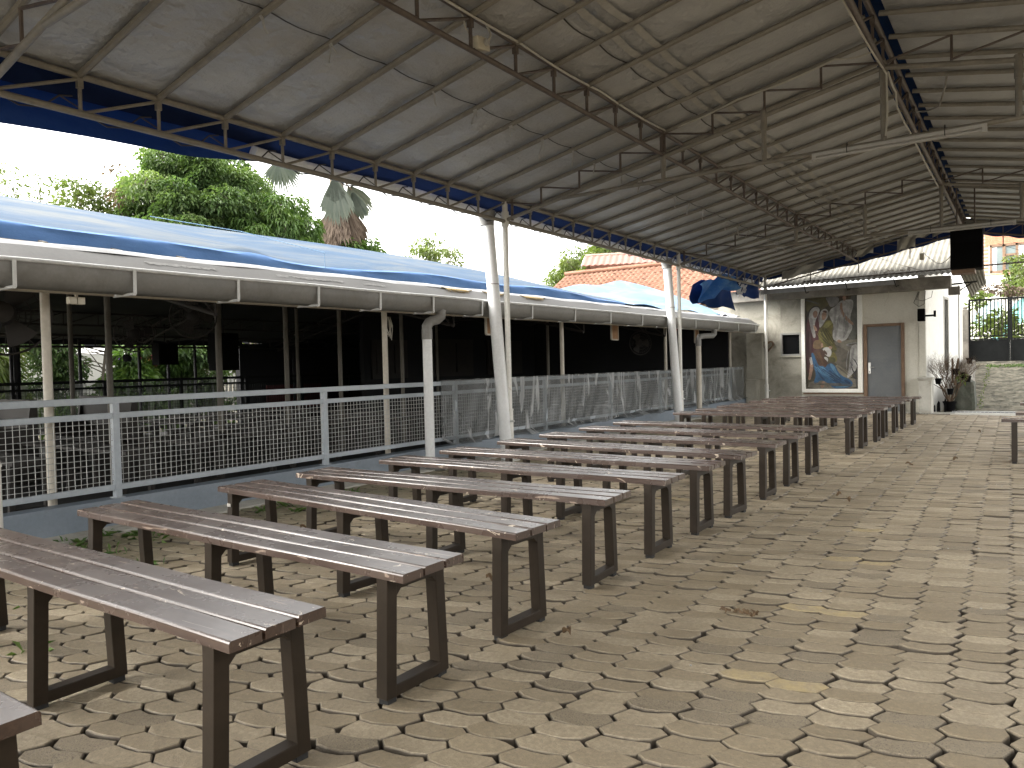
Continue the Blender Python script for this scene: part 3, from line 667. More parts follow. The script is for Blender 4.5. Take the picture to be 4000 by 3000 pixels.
# roof slopes (outer sheet + inner membrane) : ridge x=-9.4
def hz(x): return 2.02 + .24 * (min(-5.5 - x, x + 13.3) if True else 0)
for x0, x1 in ((-5.55, -9.4), (-9.4, -13.6)):
    b = MB(); b.grid(lambda u, v: (x0 + (x1 - x0) * u, -4 + 21.6 * v, hz(x0 + (x1 - x0) * u) + .03 * math.sin(u * 170) * 0), 10, 20); wob(b, 'roof_slope', M['dark_concrete'], hall, solid=.02)
    b = MB(); b.grid(lambda u, v: (x0 + (x1 - x0) * u, -4 + 21.6 * v, hz(x0 + (x1 - x0) * u) - .20 - .02 * math.sin(v * 130)), 10, 160); wob(b, 'ceiling', M['hall_ceiling'], hall, smooth=True)
# roof battens seen in the gap under the tarpaulin
for k in range(42):
    y = -3.9 + k * .52
    b = MB(); b.bar((-5.60, y, hz(-5.60) + .006), (-6.6, y, hz(-6.6) + .006), .03, .012); wob(b, 'roof_rib', M['dark_concrete'], hall)
# trusses inside
for y in (0.5, 3.7, 6.9, 10.1, 13.3):
    tr = link('hall_truss', None, hall, Vector((0, y, 0)) - hall.location)
    b = MB()
    for x0, x1 in ((-5.7, -9.4), (-9.4, -13.3)):
        b.tube((x0, y, hz(x0) - .24), (x1, y, hz(x1) - .24), .02, 8); b.tube((x0, y, hz(x0) - .45), (x1, y, hz(x1) - .45), .02, 8)
        for k in range(9):
            xa = x0 + (x1 - x0) * k / 9; xb_ = x0 + (x1 - x0) * (k + 1) / 9
            b.tube((xa, y, hz(xa) - .45), (xa, y, hz(xa) - .24), .011, 6); b.tube((xa, y, hz(xa) - .45), (xb_, y, hz(xb_) - .24), .010, 6)
    wob(b, 'truss_frame', M['hall_wood'], tr)
for x in (-8.2, -10.6, -12.0, -13.2):
    tr = link('hall_purlin_truss', None, hall, Vector((x, 0, 0)) - hall.location)
    b = MB(); z = hz(x)
    b.tube((x, -4, z - .24), (x, 17.5, z - .24), .018, 8); b.tube((x, -4, z - .43), (x, 17.5, z - .43), .018, 8)
    for k in range(42):
        y = -4 + .512 * k; b.tube((x, y, z - .43), (x, y, z - .24), .010, 6); b.tube((x, y, z - .43), (x, y + .512, z - .24), .009, 6)
    wob(b, 'truss_frame', M['hall_wood'], tr)
# walls closing the far end and part of the far side
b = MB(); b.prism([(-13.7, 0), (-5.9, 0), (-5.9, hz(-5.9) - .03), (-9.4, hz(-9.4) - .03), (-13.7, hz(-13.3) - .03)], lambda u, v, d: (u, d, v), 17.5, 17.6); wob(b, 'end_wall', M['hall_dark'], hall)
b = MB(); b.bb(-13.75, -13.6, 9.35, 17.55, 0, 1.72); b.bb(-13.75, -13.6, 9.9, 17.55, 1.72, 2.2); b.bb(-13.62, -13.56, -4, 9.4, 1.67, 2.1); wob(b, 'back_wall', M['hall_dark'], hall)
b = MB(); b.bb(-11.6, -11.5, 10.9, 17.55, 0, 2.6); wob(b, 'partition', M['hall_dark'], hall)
for y0, y1, z0, z1 in ((11.1, 12.2, .9, 1.75), (13.0, 14.6, .9, 1.8), (15.2, 16.8, .9, 1.8)):
    b = MB(); b.bb(-11.49, -11.45, y0, y1, z0, z1)
    for q in range(2): b.bb(-11.45, -11.42, y0 + .12 + q * (y1 - y0) / 2, y0 + (y1 - y0) / 2 * (q + 1) - .06, z0 + .1, z1 - .1)
    wob(b, 'panelling', M['hall_wood'], hall)
# far railing with its mesh
fr = thing('far_railing', 'black mesh railing along the garden side of the dark hall', 'railing', (-13.2, 3, 0))
for z, h in ((1.01, .05), (.90, .04), (.25, .04)):
    b = MB(); b.bb(-13.22, -13.18, -4, 12.5, z - h / 2, z + h / 2); wob(b, 'rail', M['dark_metal'], fr)
for k in range(12):
    b = MB(); b.bb(-13.225, -13.175, -3.6 + k * 1.42, -3.55 + k * 1.42, 0, 1.03); wob(b, 'post', M['dark_metal'], fr)
b = MB()
for k in range(300): b.bb(-13.203, -13.197, -3.9 + k * .055, -3.896 + k * .055, .26, .89)
for k in range(12): b.bb(-13.203, -13.197, -3.9, 12.5, .28 + k * .053, .284 + k * .053)
wob(b, 'mesh_wires', M['dark_metal'], fr)
b = MB(); b.grid(lambda u, v: (-13.26 + .01 * math.sin(u * 70 + v * 3), -3.5 + 12.5 * u, .2 + .78 * v), 60, 6); wob(b, 'plastic_cover', M['plastic'], fr)

# low wall, railing with wire mesh
b = MB(); b.bb(-5.62, -5.47, -5, 17.6, -.12, .0); b.grid(lambda u, v: (-5.47 - .15 * u, -5 + 22.6 * v, .2), 1, 1)
b = MB(); b.bb(-5.62, -5.47, -5, 17.6, -.12, .205)
tag(b.ob('low_wall', M['low_wall'], bevel=.008), 'low blue-grey painted wall carrying the mesh railing', 'wall')
RP = [2.728 + 1.9713 * k for k in range(-3, 8)]
rl = thing('mesh_railing', 'blue-grey steel railing with square wire mesh along the low wall', 'railing', (-5.52, 7, .2))
pm = MB(); pm.bb(-.024, .024, -.024, .024, 0, .735); pm.bb(-.04, .04, -.04, .04, 0, .008); pm = pm.mesh('post', M['rail'], bevel=.003)
for y in RP: at('post', pm, rl, (-5.52, y, .205))
for a_, c_ in zip(RP[:-1], RP[1:]):
    L = c_ - a_ - .048
    for z, h in ((.815, .042), (.285, .042)):
        b = MB(); b.bb(-5.538, -5.502, a_ + .024, c_ - .024, z - h / 2, z + h / 2); wob(b, 'mid_rail' if z > .5 else 'bottom_rail', M['rail'], rl, bevel=.003)
    b = MB(); n = 46; ph = rng.random() * 6
    for k in range(n):
        y = a_ + .045 + (L - .04) * k / (n - 1)
        b.path([(-5.52, y + .002 * math.sin(k + ph), .305), (-5.518, y + .002 * math.sin(k * 2.1), .55), (-5.52, y, .795)], .0024, 4, cap=False)
    for k in range(11):
        z = .335 + k * .0425
        b.path([(-5.5155, a_ + .024 + L * q / 16, z + .0035 * math.sin(q * .8 + k + ph) * math.sin(math.pi * q / 16)) for q in range(17)], .0024, 4, cap=False)
    wob(b, 'wire_mesh', M['wire'], rl)
b = MB(); b.bb(-5.546, -5.494, RP[0], 17.3, .905, .952); wob(b, 'top_rail', M['rail'], rl, bevel=.004)
# plastic sheet draped on the far part of the railing
def drape(u, v):
    y = 6.38 + 11.0 * u; q = v
    x = -5.486 + .016 * math.sin(y * 9 + 3 * q) * q + .013 * math.sin(y * 23 + 9 * q) * q + .022 * math.sin(y * 3.3 + q * 5) * q * q
    z = .965 - .80 * q + .02 * math.sin(y * 6) * q
    if q > .85: x += .16 * (q - .85) / .15 * (0.5 + .5 * math.sin(y * 2.3)); z += .05 * (q - .85) / .15
    return (x, y, z)
b = MB(); b.grid(drape, 400, 20); b.grid(lambda u, v: (-5.49 - .07 * v, 6.4 + 11 * u, .966 - .0 * v + .004 * math.sin(u * 200)), 100, 1)
tag(b.ob('plastic_sheet', M['plastic'], smooth=True), 'crinkled clear plastic sheet draped over the far half of the mesh railing', 'plastic sheet')

# hall gutter
HG = thing('hall_gutter', 'long grey half-round gutter with white brackets along the hall eave', 'gutter', (-5.25, 7, 1.8))
def gy(y): return 1.842 + .0060 * (y - 1.9)
prof = [(-5.150, .0), (-5.146, -.05), (-5.165, -.11), (-5.205, -.148), (-5.27, -.165), (-5.34, -.15), (-5.40, -.10), (-5.42, -.02)]
b = MB(); n = 110
for k in range(n + 1):
    y = -4.5 + 21.95 * k / n; w = .004 * math.sin(y * 3.3) + .003 * math.sin(y * 7.1)
    b.v += [(x - w, y, gy(y) + z + w * .6) for x, z in prof]
m_ = len(prof); b.f = [(k * m_ + i, k * m_ + i + 1, (k + 1) * m_ + i + 1, (k + 1) * m_ + i) for k in range(n) for i in range(m_ - 1)]; b.mi = [0] * len(b.f)
wob(b, 'trough', M['gutter'], HG, smooth=True, solid=.003)
b = MB(); b.prism([(x, z) for x, z in prof], lambda u, v, d: (u, d, gy(17.45) + v), 17.45, 17.46); wob(b, 'end_cap', M['gutter'], HG)
b = MB(); b.path([(-5.138, -4.5 + 22 * k / 40, gy(-4.5 + 22 * k / 40) + .006 + .003 * math.sin(k * 1.7)) for k in range(41)], .0135, 8); wob(b, 'top_pipe', M['bracket'], HG, smooth=True)
b = MB(); b.grid(lambda u, v: (-5.16 - .17 * u, -4.5 + 22 * v, gy(-4.5 + 22 * v) + .012 + .115 * u + .004 * math.sin(v * 150) * u), 4, 110); wob(b, 'fascia', M['fascia'], HG, smooth=True, solid=.002)
b = MB(); b.grid(lambda u, v: (-5.33 - .16 * u, -4.5 + 22 * v, gy(-4.5 + 22 * v) + .131 + .085 * min(u, .6) - .10 * max(0, u - .6) + .005 * math.sin(v * 120 + u)), 4, 110); wob(b, 'flashing', M['gutter_lip'], HG, smooth=True, solid=.002)
for y in (-3.1, -2.2, -1.3, -.45, .4, 1.2, 1.96, 2.71, 3.54, 4.35, 5.11, 5.89, 6.74, 7.79, 8.87, 9.94, 11.06, 12.2, 13.43, 14.7, 15.95, 17.2):
    z = gy(y)
    b = MB(); b.bar((-5.132, y, z), (-5.136, y, z - .165), .022, .010, (1, 0, 0)); b.tube((-5.136, y, z - .165), (-5.43, y, z - .16), .012, 8)
    wob(b, 'bracket', M['bracket'], HG, bevel=.002)
for y0, y1 in ((2.85, 3.42), (4.0, 4.75), (5.0, 5.3)):   # flaking whitewash
    b = MB(); r_ = random.Random(int(y0 * 10)); n = 46; lo = [.40 + .10 * r_.random() + (.12 if r_.random() < .2 else 0) for _ in range(n + 1)]; hi = [.62 + .05 * r_.random() for _ in range(n + 1)]
    b.grid(lambda u, v: (lambda q: (-5.16 - .17 * q, y0 + (y1 - y0) * v, gy(y0 + (y1 - y0) * v) + .0185 + .115 * q))((lo, hi)[int(round(u))][int(round(v * n))]), 1, n); wob(b, 'flaking_patch', M['flake'], HG)
for y0, y1 in ((6.3, 6.75), (7.05, 7.4), (7.85, 8.35)):
    b = MB()
    for k in range(13):
        y = y0 + (y1 - y0) * k / 15; b.path([(-5.33, y, gy(y) + .135), (-5.27, y + .01, gy(y) + .115), (-5.275, y + .015, gy(y) + .098 - .012 * rng.random())], .005, 5)
    b.path([(-5.33, y0 - .05, gy(y0) + .14), (-5.27, (y0 + y1) / 2, gy(y0) + .095), (-5.33, y1 + .05, gy(y1) + .14)], .005, 5)
    tag(b.ob('frayed_rope', M['straw']), {6.3: 'frayed yellow rope on the hall gutter just left of the leaning white pipe', 7.05: 'short frayed yellow rope on the gutter right of the leaning white pipe', 7.85: 'frayed yellow rope with a white loop, farthest along the gutter'}[y0], 'rope', 'frayed ropes on the hall gutter')
# downpipes of the hall gutter
for y, x, lab in ((5.97, -5.31, 'grey downpipe with an elbow standing in front of the mesh railing'), (14.0, -5.31, 'cream downpipe with a long bent elbow near the stained corner')):
    d = thing('downpipe', lab, 'pipe', (x, y, 0), group='downpipes of the hall gutter')
    g_ = gz(y); near_ = y < 10
    b = MB(); b.tube((x, y, g_ + .07), (x, y, 1.52), .052, 18); wob(b, 'pipe', M['white_pipe' if near_ else 'cream_post'], d, smooth=True)
    dy = .10 if near_ else .62
    pts = [(x, y, 1.50), (x, y, 1.56), (x + .01, y + .03, 1.605), (x + .03, y + .06 if near_ else y + .3, 1.625), (x + .07, y + dy - .01, 1.635), (x + .09, y + dy + .03, 1.67), (x + .09, y + dy + .04, 1.74)]
    b = MB(); b.path(pts, .055, 16); wob(b, 'elbow', M['gutter'], d, smooth=True)
    b = MB(); b.tube((x, y, 1.42), (x, y, 1.53), .058, 18); wob(b, 'socket', M['gutter'], d, smooth=True)
    if near_:
        b = MB(); b.path([(x, y, .12), (x, y + .0, .05), (x + .05, y + .02, .03), (x + .16, y + .06, .055)], .055, 14); wob(b, 'shoe', M['gutter'], d, smooth=True)
# tarpaulins over the hall
def big(u, v):
    y = -4.2 + 15.75 * v
    rz = 3.16 + .03 * math.sin(y * .9) - .05 * max(0, y - 9.5) ** 2 * .25
    bx, bz = -5.72 + .03 * math.sin(y * 1.3), 2.185 + .035 * math.sin(y * .8 + 1) + .02 * math.sin(y * 2.2)
    q = u
    if q < .12:                                  # hanging side
        t_ = q / .12; z = bz - .17 + .17 * t_; x = bx + .015 * math.sin(y * 6 + t_ * 2) + .03 * (1 - t_)
        z += .018 * math.sin(y * 2.6) * (1 - t_)
    elif q < .92:
        t_ = (q - .12) / .80; x = bx - 3.65 * t_
        z = bz + (rz - bz) * (t_ ** .93) + .02 * math.sin(y * 1.9 + t_ * 3) * math.sin(math.pi * t_) + .05 * math.exp(-((y - 4.2) / .2) ** 2 - ((t_ - .06) / .05) ** 2)
    else:
        t_ = (q - .92) / .08; x = bx - 3.65 - 1.2 * t_; z = rz - .28 * t_
    return (x, y, z)
b = MB(); b.grid(big, 60, 130)
T = thing('hall_tarpaulin', 'long faded blue tarpaulin spread over the near part of the hall roof', 'tarpaulin', (-7.5, 3.6, 2.3))
k0 = [f for f in range(len(b.f))]
side, top = MB(), MB()
side.grid(lambda u, v: big(u * .135, v), 9, 130); top.grid(lambda u, v: big(.135 + u * .865, v), 50, 130)
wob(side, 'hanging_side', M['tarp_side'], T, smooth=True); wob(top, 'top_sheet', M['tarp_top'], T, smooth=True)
# gathered end of it
b = MB(); b.grid(lambda u, v: (lambda p: (p[0], 11.55 + .20 * math.sin(math.pi * .5 * v) + .03 * math.sin(u * 25), p[2] - .30 * v * (1 - .4 * u)))(big(.12 + .8 * u, 1.0)), 40, 6)
wob(b, 'gathered_end', M['tarp_side'], T, smooth=True)
b = MB(); b.path([(-5.73, 4.95, 2.06), (-5.74, 4.95, 2.29), (-6.6, 4.6, 2.56), (-7.6, 4.2, 2.79)], .004, 5); wob(b, 'cord', M['tarp_light'], T)
b = MB(); b.grid(lambda u, v: (-5.6 - 3.0 * u, 11.7 + 5.6 * v, 2.13 + (.50 + .85 * v) * u * (1 - .18 * u) + .03 * math.sin(v * 17 + u * 4)), 20, 50)
tag(b.ob('flat_tarpaulin', M['tarp_light'], smooth=True, solid=.004), 'pale blue tarpaulin stretched low over the far part of the hall roof', 'tarpaulin')
b = MB()
def bun(u, v):
    y = 13.25 + 2.4 * u; q = v
    return (-5.12 - .10 * math.sin(q * 3) + .03 * math.sin(u * 17 + q * 5), y + .1 * q, 2.86 - .10 * (1 - u) ** 2 * 3 * (1 - q) - (.66 - .02 * u) * q + .03 * math.sin(u * 11))
b.grid(bun, 36, 14)
bt = thing('bunched_tarpaulin', 'rumpled bright blue tarpaulin bunched over the far end of the canopy eave', 'tarpaulin', (-5.1, 15, 2.4))
wob(b, 'hanging_cloth', M['tarp_blue'], bt, smooth=True, solid=.004)
b = MB(); b.grid(lambda u, v: (-5.02 - .04 * v + .05 * math.sin(u * 9 + v * 6), 13.35 + 2.3 * u + .15 * v, 2.56 + .34 * math.sin(min(1, u * 1.15) * 1.5) - (.36 - .1 * u) * v + .035 * math.sin(u * 13 + v * 7)), 34, 12); wob(b, 'folded_flap', M['tarp_old'], bt, smooth=True, solid=.004)
b = MB(); b.grid(lambda u, v: (-5.10 + .04 * math.sin(u * 9), 15.7 + 1.6 * u, 2.98 - .45 * v + .02 * math.sin(u * 15)), 20, 8); wob(b, 'hanging_cloth', M['tarp_blue'], bt, smooth=True, solid=.004)
b = MB(); b.grid(lambda u, v: (-5.06 + .03 * math.sin(u * 14 + v * 8), 15.75 + .55 * u - .1 * v, 2.78 - (.30 - .15 * u) * v + .02 * math.sin(u * 20)), 12, 8); wob(b, 'white_rag', M['white_cloth'], bt, smooth=True, solid=.003)
b = MB(); b.grid(lambda u, v: (-5.55 - 1.4 * u, 16.1 + 1.3 * v, 2.12 + .42 * u + .05 * math.sin(v * 9)), 10, 12)
tag(b.ob('white_sheet', M['white_cloth'], smooth=True, solid=.004), 'white sheet lying at the far corner of the hall roof', 'sheet')

# ================================================================== BENCHES
BL, BW, BH = 2.219, .3073, .45
def plank_mesh(seed):
    r_ = random.Random(seed); b = MB(); w = .096; th = .030; n = 16
    b.grid(lambda u, v: (0, 0, 0), 0, 0) if False else None
    prof = [(-w / 2, -th), (-w / 2, -.006), (-w / 2 + .0025, -.0018), (-w / 2 + .007, 0), (w / 2 - .007, 0), (w / 2 - .0025, -.0018), (w / 2, -.006), (w / 2, -th)]
    for k in range(n + 1):
        x = -BL * k / n; wob_ = .0012 * math.sin(k * .7 + seed)
        b.v += [(x, y, z + wob_) for y, z in prof]
    m = len(prof)
    b.f = [(k * m + i, k * m + (i + 1) % m, (k + 1) * m + (i + 1) % m, (k + 1) * m + i) for k in range(n) for i in range(m)] + [tuple(range(m - 1, -1, -1)), tuple(n * m + i for i in range(m))]
    b.mi = [0] * len(b.f)
    return b.mesh('plank', M['plank'])
PLK = [plank_mesh(q) for q in range(3)]
def bench_leg(sgn):
    b = MB(); yc = BW / 2
    t0, t1 = yc + sgn * (BW / 2 - .036), yc + sgn * (BW / 2 - .020)
    b.bar((0, t1, .018), (0, t0, BH - .031), .050, .046, (0, 1, 0)); return b.mesh('leg', M['bench_frame'], bevel=.003)
LEGM = [bench_leg(-1), bench_leg(1)]
b = MB(); b.bb(-.0245, .0245, .012, BW - .012, BH - .074, BH - .0305)
for sg in (-1, 1):   # gusset at the corner
    yy = BW / 2 + sg * (BW / 2 - .055)
    b.prism([(yy, BH - .074), (yy - sg * .022, BH - .074), (yy, BH - .096)], lambda u, v, d: (d, u, v), -.0243, .0243)
TOPB = b.mesh('cross_bar', M['bench_frame'])
b = MB(); b.bb(-.0247, .0247, .038, BW - .038, .018, .058); BOTB = b.mesh('bottom_bar', M['bench_frame'], bevel=.003)
b = MB(); b.bb(-.02, .02, -.02, .02, -.002, .019); FEET = b.mesh('rubber_foot', M['rubber'])
def make_bench():
    t = thing('bench', 'x', 'bench', (0, 0, 0), group='benches')
    for k in range(3): link('plank', PLK[k], t, (0, .048 + k * .1057, BH))
    for x in (-.109, -BL / 2, -BL + .109):
        f = link('leg_frame', TOPB, t, (x, 0, 0))
        link('leg', LEGM[0], f); link('leg', LEGM[1], f); link('bottom_bar', BOTB, f); link('rubber_foot', FEET, f, (0, .025, 0)); link('rubber_foot', FEET, f, (0, BW - .025, 0))
    return t
proto = make_bench(); used = [False]
def bench(x, y, rz, label, group, z=None):
    o = proto if not used[0] else copy_tree(proto)
    used[0] = True
    o.location = (x, y, gz(y) if z is None else z); o.rotation_euler = (0, 0, rz)
    o['label'] = label; o['group'] = group
    return o
G1 = 'benches in the long row under the canopy'
BN = [(-1.595, .32, .02, 'brown bench of which only a pale corner shows at the bottom left of the picture'),
 (-1.603, 1.046, .012, 'nearest large brown bench, scratched and chipped, cut off by the left edge of the picture'),
 (-1.637, 1.694, -.005, 'brown bench just behind the scratched nearest one, its far end beside the low wall'),
 (-1.648, 2.343, -.062, 'third brown bench from the camera end, slightly turned, with a shiny right end'),
 (-1.671, 3.133, .033, 'fourth brown bench from the camera end, with a long chipped front edge'),
 (-1.654, 3.812, .010, 'fifth brown bench from the camera end of the long row'),
 (-1.631, 4.447, .004, 'sixth brown bench from the camera end, left end beside the bent grey pipe shoe'),
 (-1.623, 5.048, -.068, 'seventh brown bench from the camera end, its left end before the first leaning white pipe'),
 (-1.607, 5.847, -.010, 'eighth brown bench from the camera end of the long row'),
 (-1.609, 6.548, -.038, 'ninth brown bench from the camera end of the long row'),
 (-1.602, 7.297, -.043, 'brown bench on the near side of the wide gap in the long row'),
 (-1.572, 9.038, .002, 'brown bench on the far side of the wide gap in the long row'),
 (-1.549, 9.727, -.020, 'brown bench sixth from the mural wall in the long row'),
 (-1.510, 10.506, -.005, 'brown bench fifth from the mural wall in the long row'),
 (-1.507, 11.120, .003, 'brown bench fourth from the mural wall in the long row'),
 (-1.486, 11.950, -.004, 'brown bench third from the mural wall in the long row'),
 (-1.464, 12.649, .014, 'brown bench second from the mural wall in the long row'),
 (-1.408, 13.412, .006, 'last brown bench of the long row, nearest the mural and the grey door')]
for x, y, a, lab in BN: bench(x, y, a, lab, G1)
tagm = MB(); tagm.bb(-.018, .018, -.0015, 0, -.009, .009)
tags = tagm.mesh('sticker', M['lamp_white'])
for i in (3, 6, 8):   # small white labels on the left front legs
    x, y, a, _ = BN[i]; o = [q for q in bpy.data.objects if q.get('label') == BN[i][3]][0]
    lf = [c for c in o.children if c.name.startswith('leg_frame')][2]
    link('sticker', tags, lf, (.0, .005, BH - .10))
G2 = 'benches on the right side of the aisle'
bench(-.21 + BL, 8.96, 0, 'nearest of the benches that poke in at the right edge of the picture', G2)
bench(-.10 + BL, 9.98, 0, 'second bench end at the right edge, behind the nearest one there', G2)
bench(-.068 + BL, 11.93, 0, 'farthest bench end at the right edge, before the foot of the ramp', G2)
G3 = 'benches inside the dark hall'
for r_, y in enumerate((.9, 1.7, 2.5, 3.3, 4.1, 4.9, 5.7, 6.5, 7.3, 8.2)):
    for x in (-6.6, -9.4):
        hb = bench(x + rng.uniform(-.1, .1), y + rng.uniform(-.06, .06), rng.uniform(-.03, .03), 'wooden bench standing in a row inside the dark hall', G3, -.02)
        for c_ in hb.children_recursive:  # near-black override paints the hall's shade onto the benches
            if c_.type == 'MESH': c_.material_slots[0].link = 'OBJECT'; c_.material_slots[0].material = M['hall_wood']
# kneeler-like pews with solid backs in the hall
def pew(x, y, L, lab):
    t = thing('pew', lab, 'pew', (x, y, -.02), group='pews with solid backs in the dark hall')
    b = MB(); b.bb(-L / 2, L / 2, -.18, .2, .40, .44); b.ob('seat', M['hall_wood'], t)
    b = MB(); b.bb(-L / 2, L / 2, .20, .225, .42, .86); b.bb(-L / 2 - .01, L / 2 + .01, .18, .25, .86, .89); b.ob('backrest', M['hall_wood'], t)
    for s in (-1, 1):
        b = MB(); b.prism([(-.2, 0), (.25, 0), (.25, .88), (.19, .88), (.15, .6), (-.2, .6)], lambda u, v, d: (d, u, v), s * L / 2 - .02, s * L / 2 + .02); b.ob('end_panel', M['hall_wood'], t)
pew(-9.2, 3.25, .9, 'dark pew back just right of the nearest cream hall post')
pew(-8.9, 4.1, 1.2, 'wide dark pew back below the second hall post')
pew(-12.1, 3.7, .5, 'small dark pew at the left edge of the hall')

# ================================================================== FAR BUILDING
ob_ = thing('outbuilding', 'cream outbuilding with corrugated roof and grey door at the end of the yard', 'building', (-3.5, 17.8, 0))
WY = 17.75
def wallpiece(x0, x1, z0, z1, mt, nm='wall'):
    b = MB(); b.bb(x0, x1, WY, WY + .14, z0, z1); wob(b, nm, M[mt], ob_)
wallpiece(-6.2, -4.72, -.15, 2.75, 'dirty_plaster'); wallpiece(-4.72, -4.26, -.15, 1.20, 'dirty_plaster'); wallpiece(-4.72, -4.26, 1.72, 2.75, 'dirty_plaster')
wallpiece(-4.26, -2.93, -.15, 2.75, 'plaster'); wallpiece(-2.93, -2.14, 1.84, 2.75, 'plaster'); wallpiece(-2.14, -1.74, -.15, 2.75, 'plaster')
# side wall turning away to the right, with a slit window
A0, A1 = Vector((-1.74, WY + .003)), Vector((-1.36, 22.6))
def side(t_, off, z): p = A0 + (A1 - A0) * t_; nx = Vector((A1 - A0)).normalized(); return (p.x + nx.y * off, p.y - nx.x * off, z)
def sbox(t0, t1, z0, z1, o0, o1, mt, nm, par=ob_):
    b = MB(); b.prism([(t0, z0), (t1, z0), (t1, z1), (t0, z1)], lambda u, v, d: side(u, d, v), o0, o1); return wob(b, nm, M[mt], par)
sbox(0, .45, -.15, 3.0, -.14, 0, 'white_wall', 'wall'); sbox(.45, .55, 2.45, 3.0, -.14, 0, 'white_wall', 'wall'); sbox(.45, .55, -.15, .75, -.14, 0, 'white_wall', 'wall'); sbox(.55, 1, -.15, 3.0, -.14, 0, 'white_wall', 'wall')
wn_ = sbox(.45, .55, .75, 2.45, -.06, -.05, 'glass_dark', 'slit_window')
for t0, t1, z0, z1 in ((.438, .45, .73, 2.47), (.55, .562, .73, 2.47), (.438, .562, 2.47, 2.50), (.438, .562, .70, .73)): sbox(t0, t1, z0, z1, -.05, .012, 'lamp_white', 'frame', wn_)
b = MB(); b.tube(side(.86, .012, .3), side(.86, .012, 2.9), .012, 6); wob(b, 'conduit', M['gutter'], ob_)
# grey corner pillar, beam, stub pillar
b = MB(); b.bb(-1.86, -1.735, WY - .03, WY + .1, .68, 2.52); wob(b, 'corner_strip', M['plaster'], ob_, bevel=.008)
b = MB(); b.bb(-5.9, -1.25, 17.42, 17.70, 2.50, 2.755); wob(b, 'beam', M['dark_concrete'], ob_, bevel=.01)
p_ = link('stub_pillar', None, ob_, Vector((-1.715, 17.33, 0)) - ob_.location)
b = MB(); b.bb(-1.83, -1.60, 17.30, 17.74, -.09, .60); wob(b, 'shaft', M['concrete'], p_, bevel=.006)
b = MB(); b.bb(-1.845, -1.585, 17.285, 17.742, .60, .63); b.bb(-1.86, -1.57, 17.27, 17.744, .63, .67); wob(b, 'cap', M['concrete'], p_, bevel=.006)
p_ = link('stub_pillar', None, ob_, Vector((-5.05, 17.45, 0)) - ob_.location)
b = MB(); b.bb(-5.45, -5.22, 17.40, 17.74, -.09, .62); b.bb(-5.47, -5.20, 17.38, 17.742, .62, .66); wob(b, 'shaft', M['dirty_plaster'], p_, bevel=.006)
b = MB(); b.bb(-5.47, -5.10, 17.55, 17.745, .66, 1.75); wob(b, 'buttress', M['dirty_plaster'], ob_, bevel=.008)
# corrugated roof sheets
def corr(x0, x1, nm, f, n_per=9, mt='fibre', par=ob_):
    nx = int(round((x1 - x0) / .052 * 3)); b = MB()
    b.grid(lambda u, v: f(x0 + (x1 - x0) * u, v, .016 * math.sin((x0 + (x1 - x0) * u) / .104 * 2 * math.pi)), nx, 6); return wob(b, nm, M[mt], par, smooth=True, solid=.006)
xs = [-6.3 + k * .728 for k in range(8)]
for k in range(7):
    corr(xs[k] + .004, xs[k + 1] + .02, 'roof_sheet', lambda x, v, c, k=k: (x, 17.18 + 2.6 * v, 2.765 + .42 * 2.6 * v + c + .006 * (k % 2)))
    corr(xs[k] + .004, xs[k + 1] + .02, 'roof_sheet', lambda x, v, c, k=k: (x, 19.70 + 2.9 * v, 2.79 + .42 * (2.52 + 2.9 * v) + c + .006 * (k % 2)))
b = MB(); b.grid(lambda u, v: (-5.9 + 4.7 * u, 17.75 + 4.6 * v, 2.745 + .42 * (.57 + 4.6 * v) - .03), 2, 2); wob(b, 'soffit', M['dark_concrete'], ob_)
# awning sheets over the side passage
AW = [Vector((-1.18, 17.75, 2.97)), Vector((-.72, 17.75, 2.92)), Vector((-.745, 20.2, 2.75)), Vector((-1.04, 20.2, 2.46))]
AWN = (AW[1] - AW[0]).cross(AW[3] - AW[0]).normalized()
for k in range(3):
    def fn(u, v):
        q = (k + u * 1.03) / 3; p = AW[0].lerp(AW[1], q).lerp(AW[3].lerp(AW[2], q), v) + AWN * (.016 * math.sin(q * 2 * math.pi * 7) + .006 * k); return tuple(p)
    b = MB(); b.grid(fn, 28, 4); wob(b, 'awning_sheet', M['fibre'], ob_, smooth=True, solid=.006)
b = MB(); b.tube((-1.30, 17.9, 2.60), (-.82, 17.95, 2.63), .018, 6); b.tube((-1.22, 17.9, 2.40), (-.92, 17.95, 2.60), .014, 6); wob(b, 'awning_bracket', M['dark_metal'], ob_)
b = MB(); b.bb(-1.30, -1.10, 17.5, 17.68, 2.36, 2.52); wob(b, 'beam_end', M['dark_concrete'], ob_)
# metal eave gutter
b = MB(); b.grid(lambda u, v: (-4.98 + 2.76 * u, 17.10 + .09 * (1 - math.cos(v * math.pi)) * .5 - .06 * math.sin(v * math.pi) * 0, 2.62 + .10 * (0 if 0 else 1) * abs(v * 2 - 1) if False else 2.62 + .095 * abs(v - .35) / .65), 20, 6); wob(b, 'eave_gutter', M['gutter'], ob_, solid=.004)
b = MB(); b.bb(-4.98, -2.22, 17.085, 17.095, 2.615, 2.715); b.bb(-4.98, -2.22, 17.078, 17.088, 2.652, 2.662); b.bb(-4.98, -2.22, 17.078, 17.1, 2.708, 2.718); wob(b, 'gutter_face', M['gutter_lip'], ob_, bevel=.002)
for x in (-4.0, -3.15, -2.22):
    b = MB(); b.tube((x - .03, 17.07, 2.76), (x + .02, 17.07, 2.57), .009, 6); b.tube((x + .02, 17.07, 2.57), (x + .06, 17.15, 2.60), .009, 6); wob(b, 'gutter_hook', M['dark_metal'], ob_)
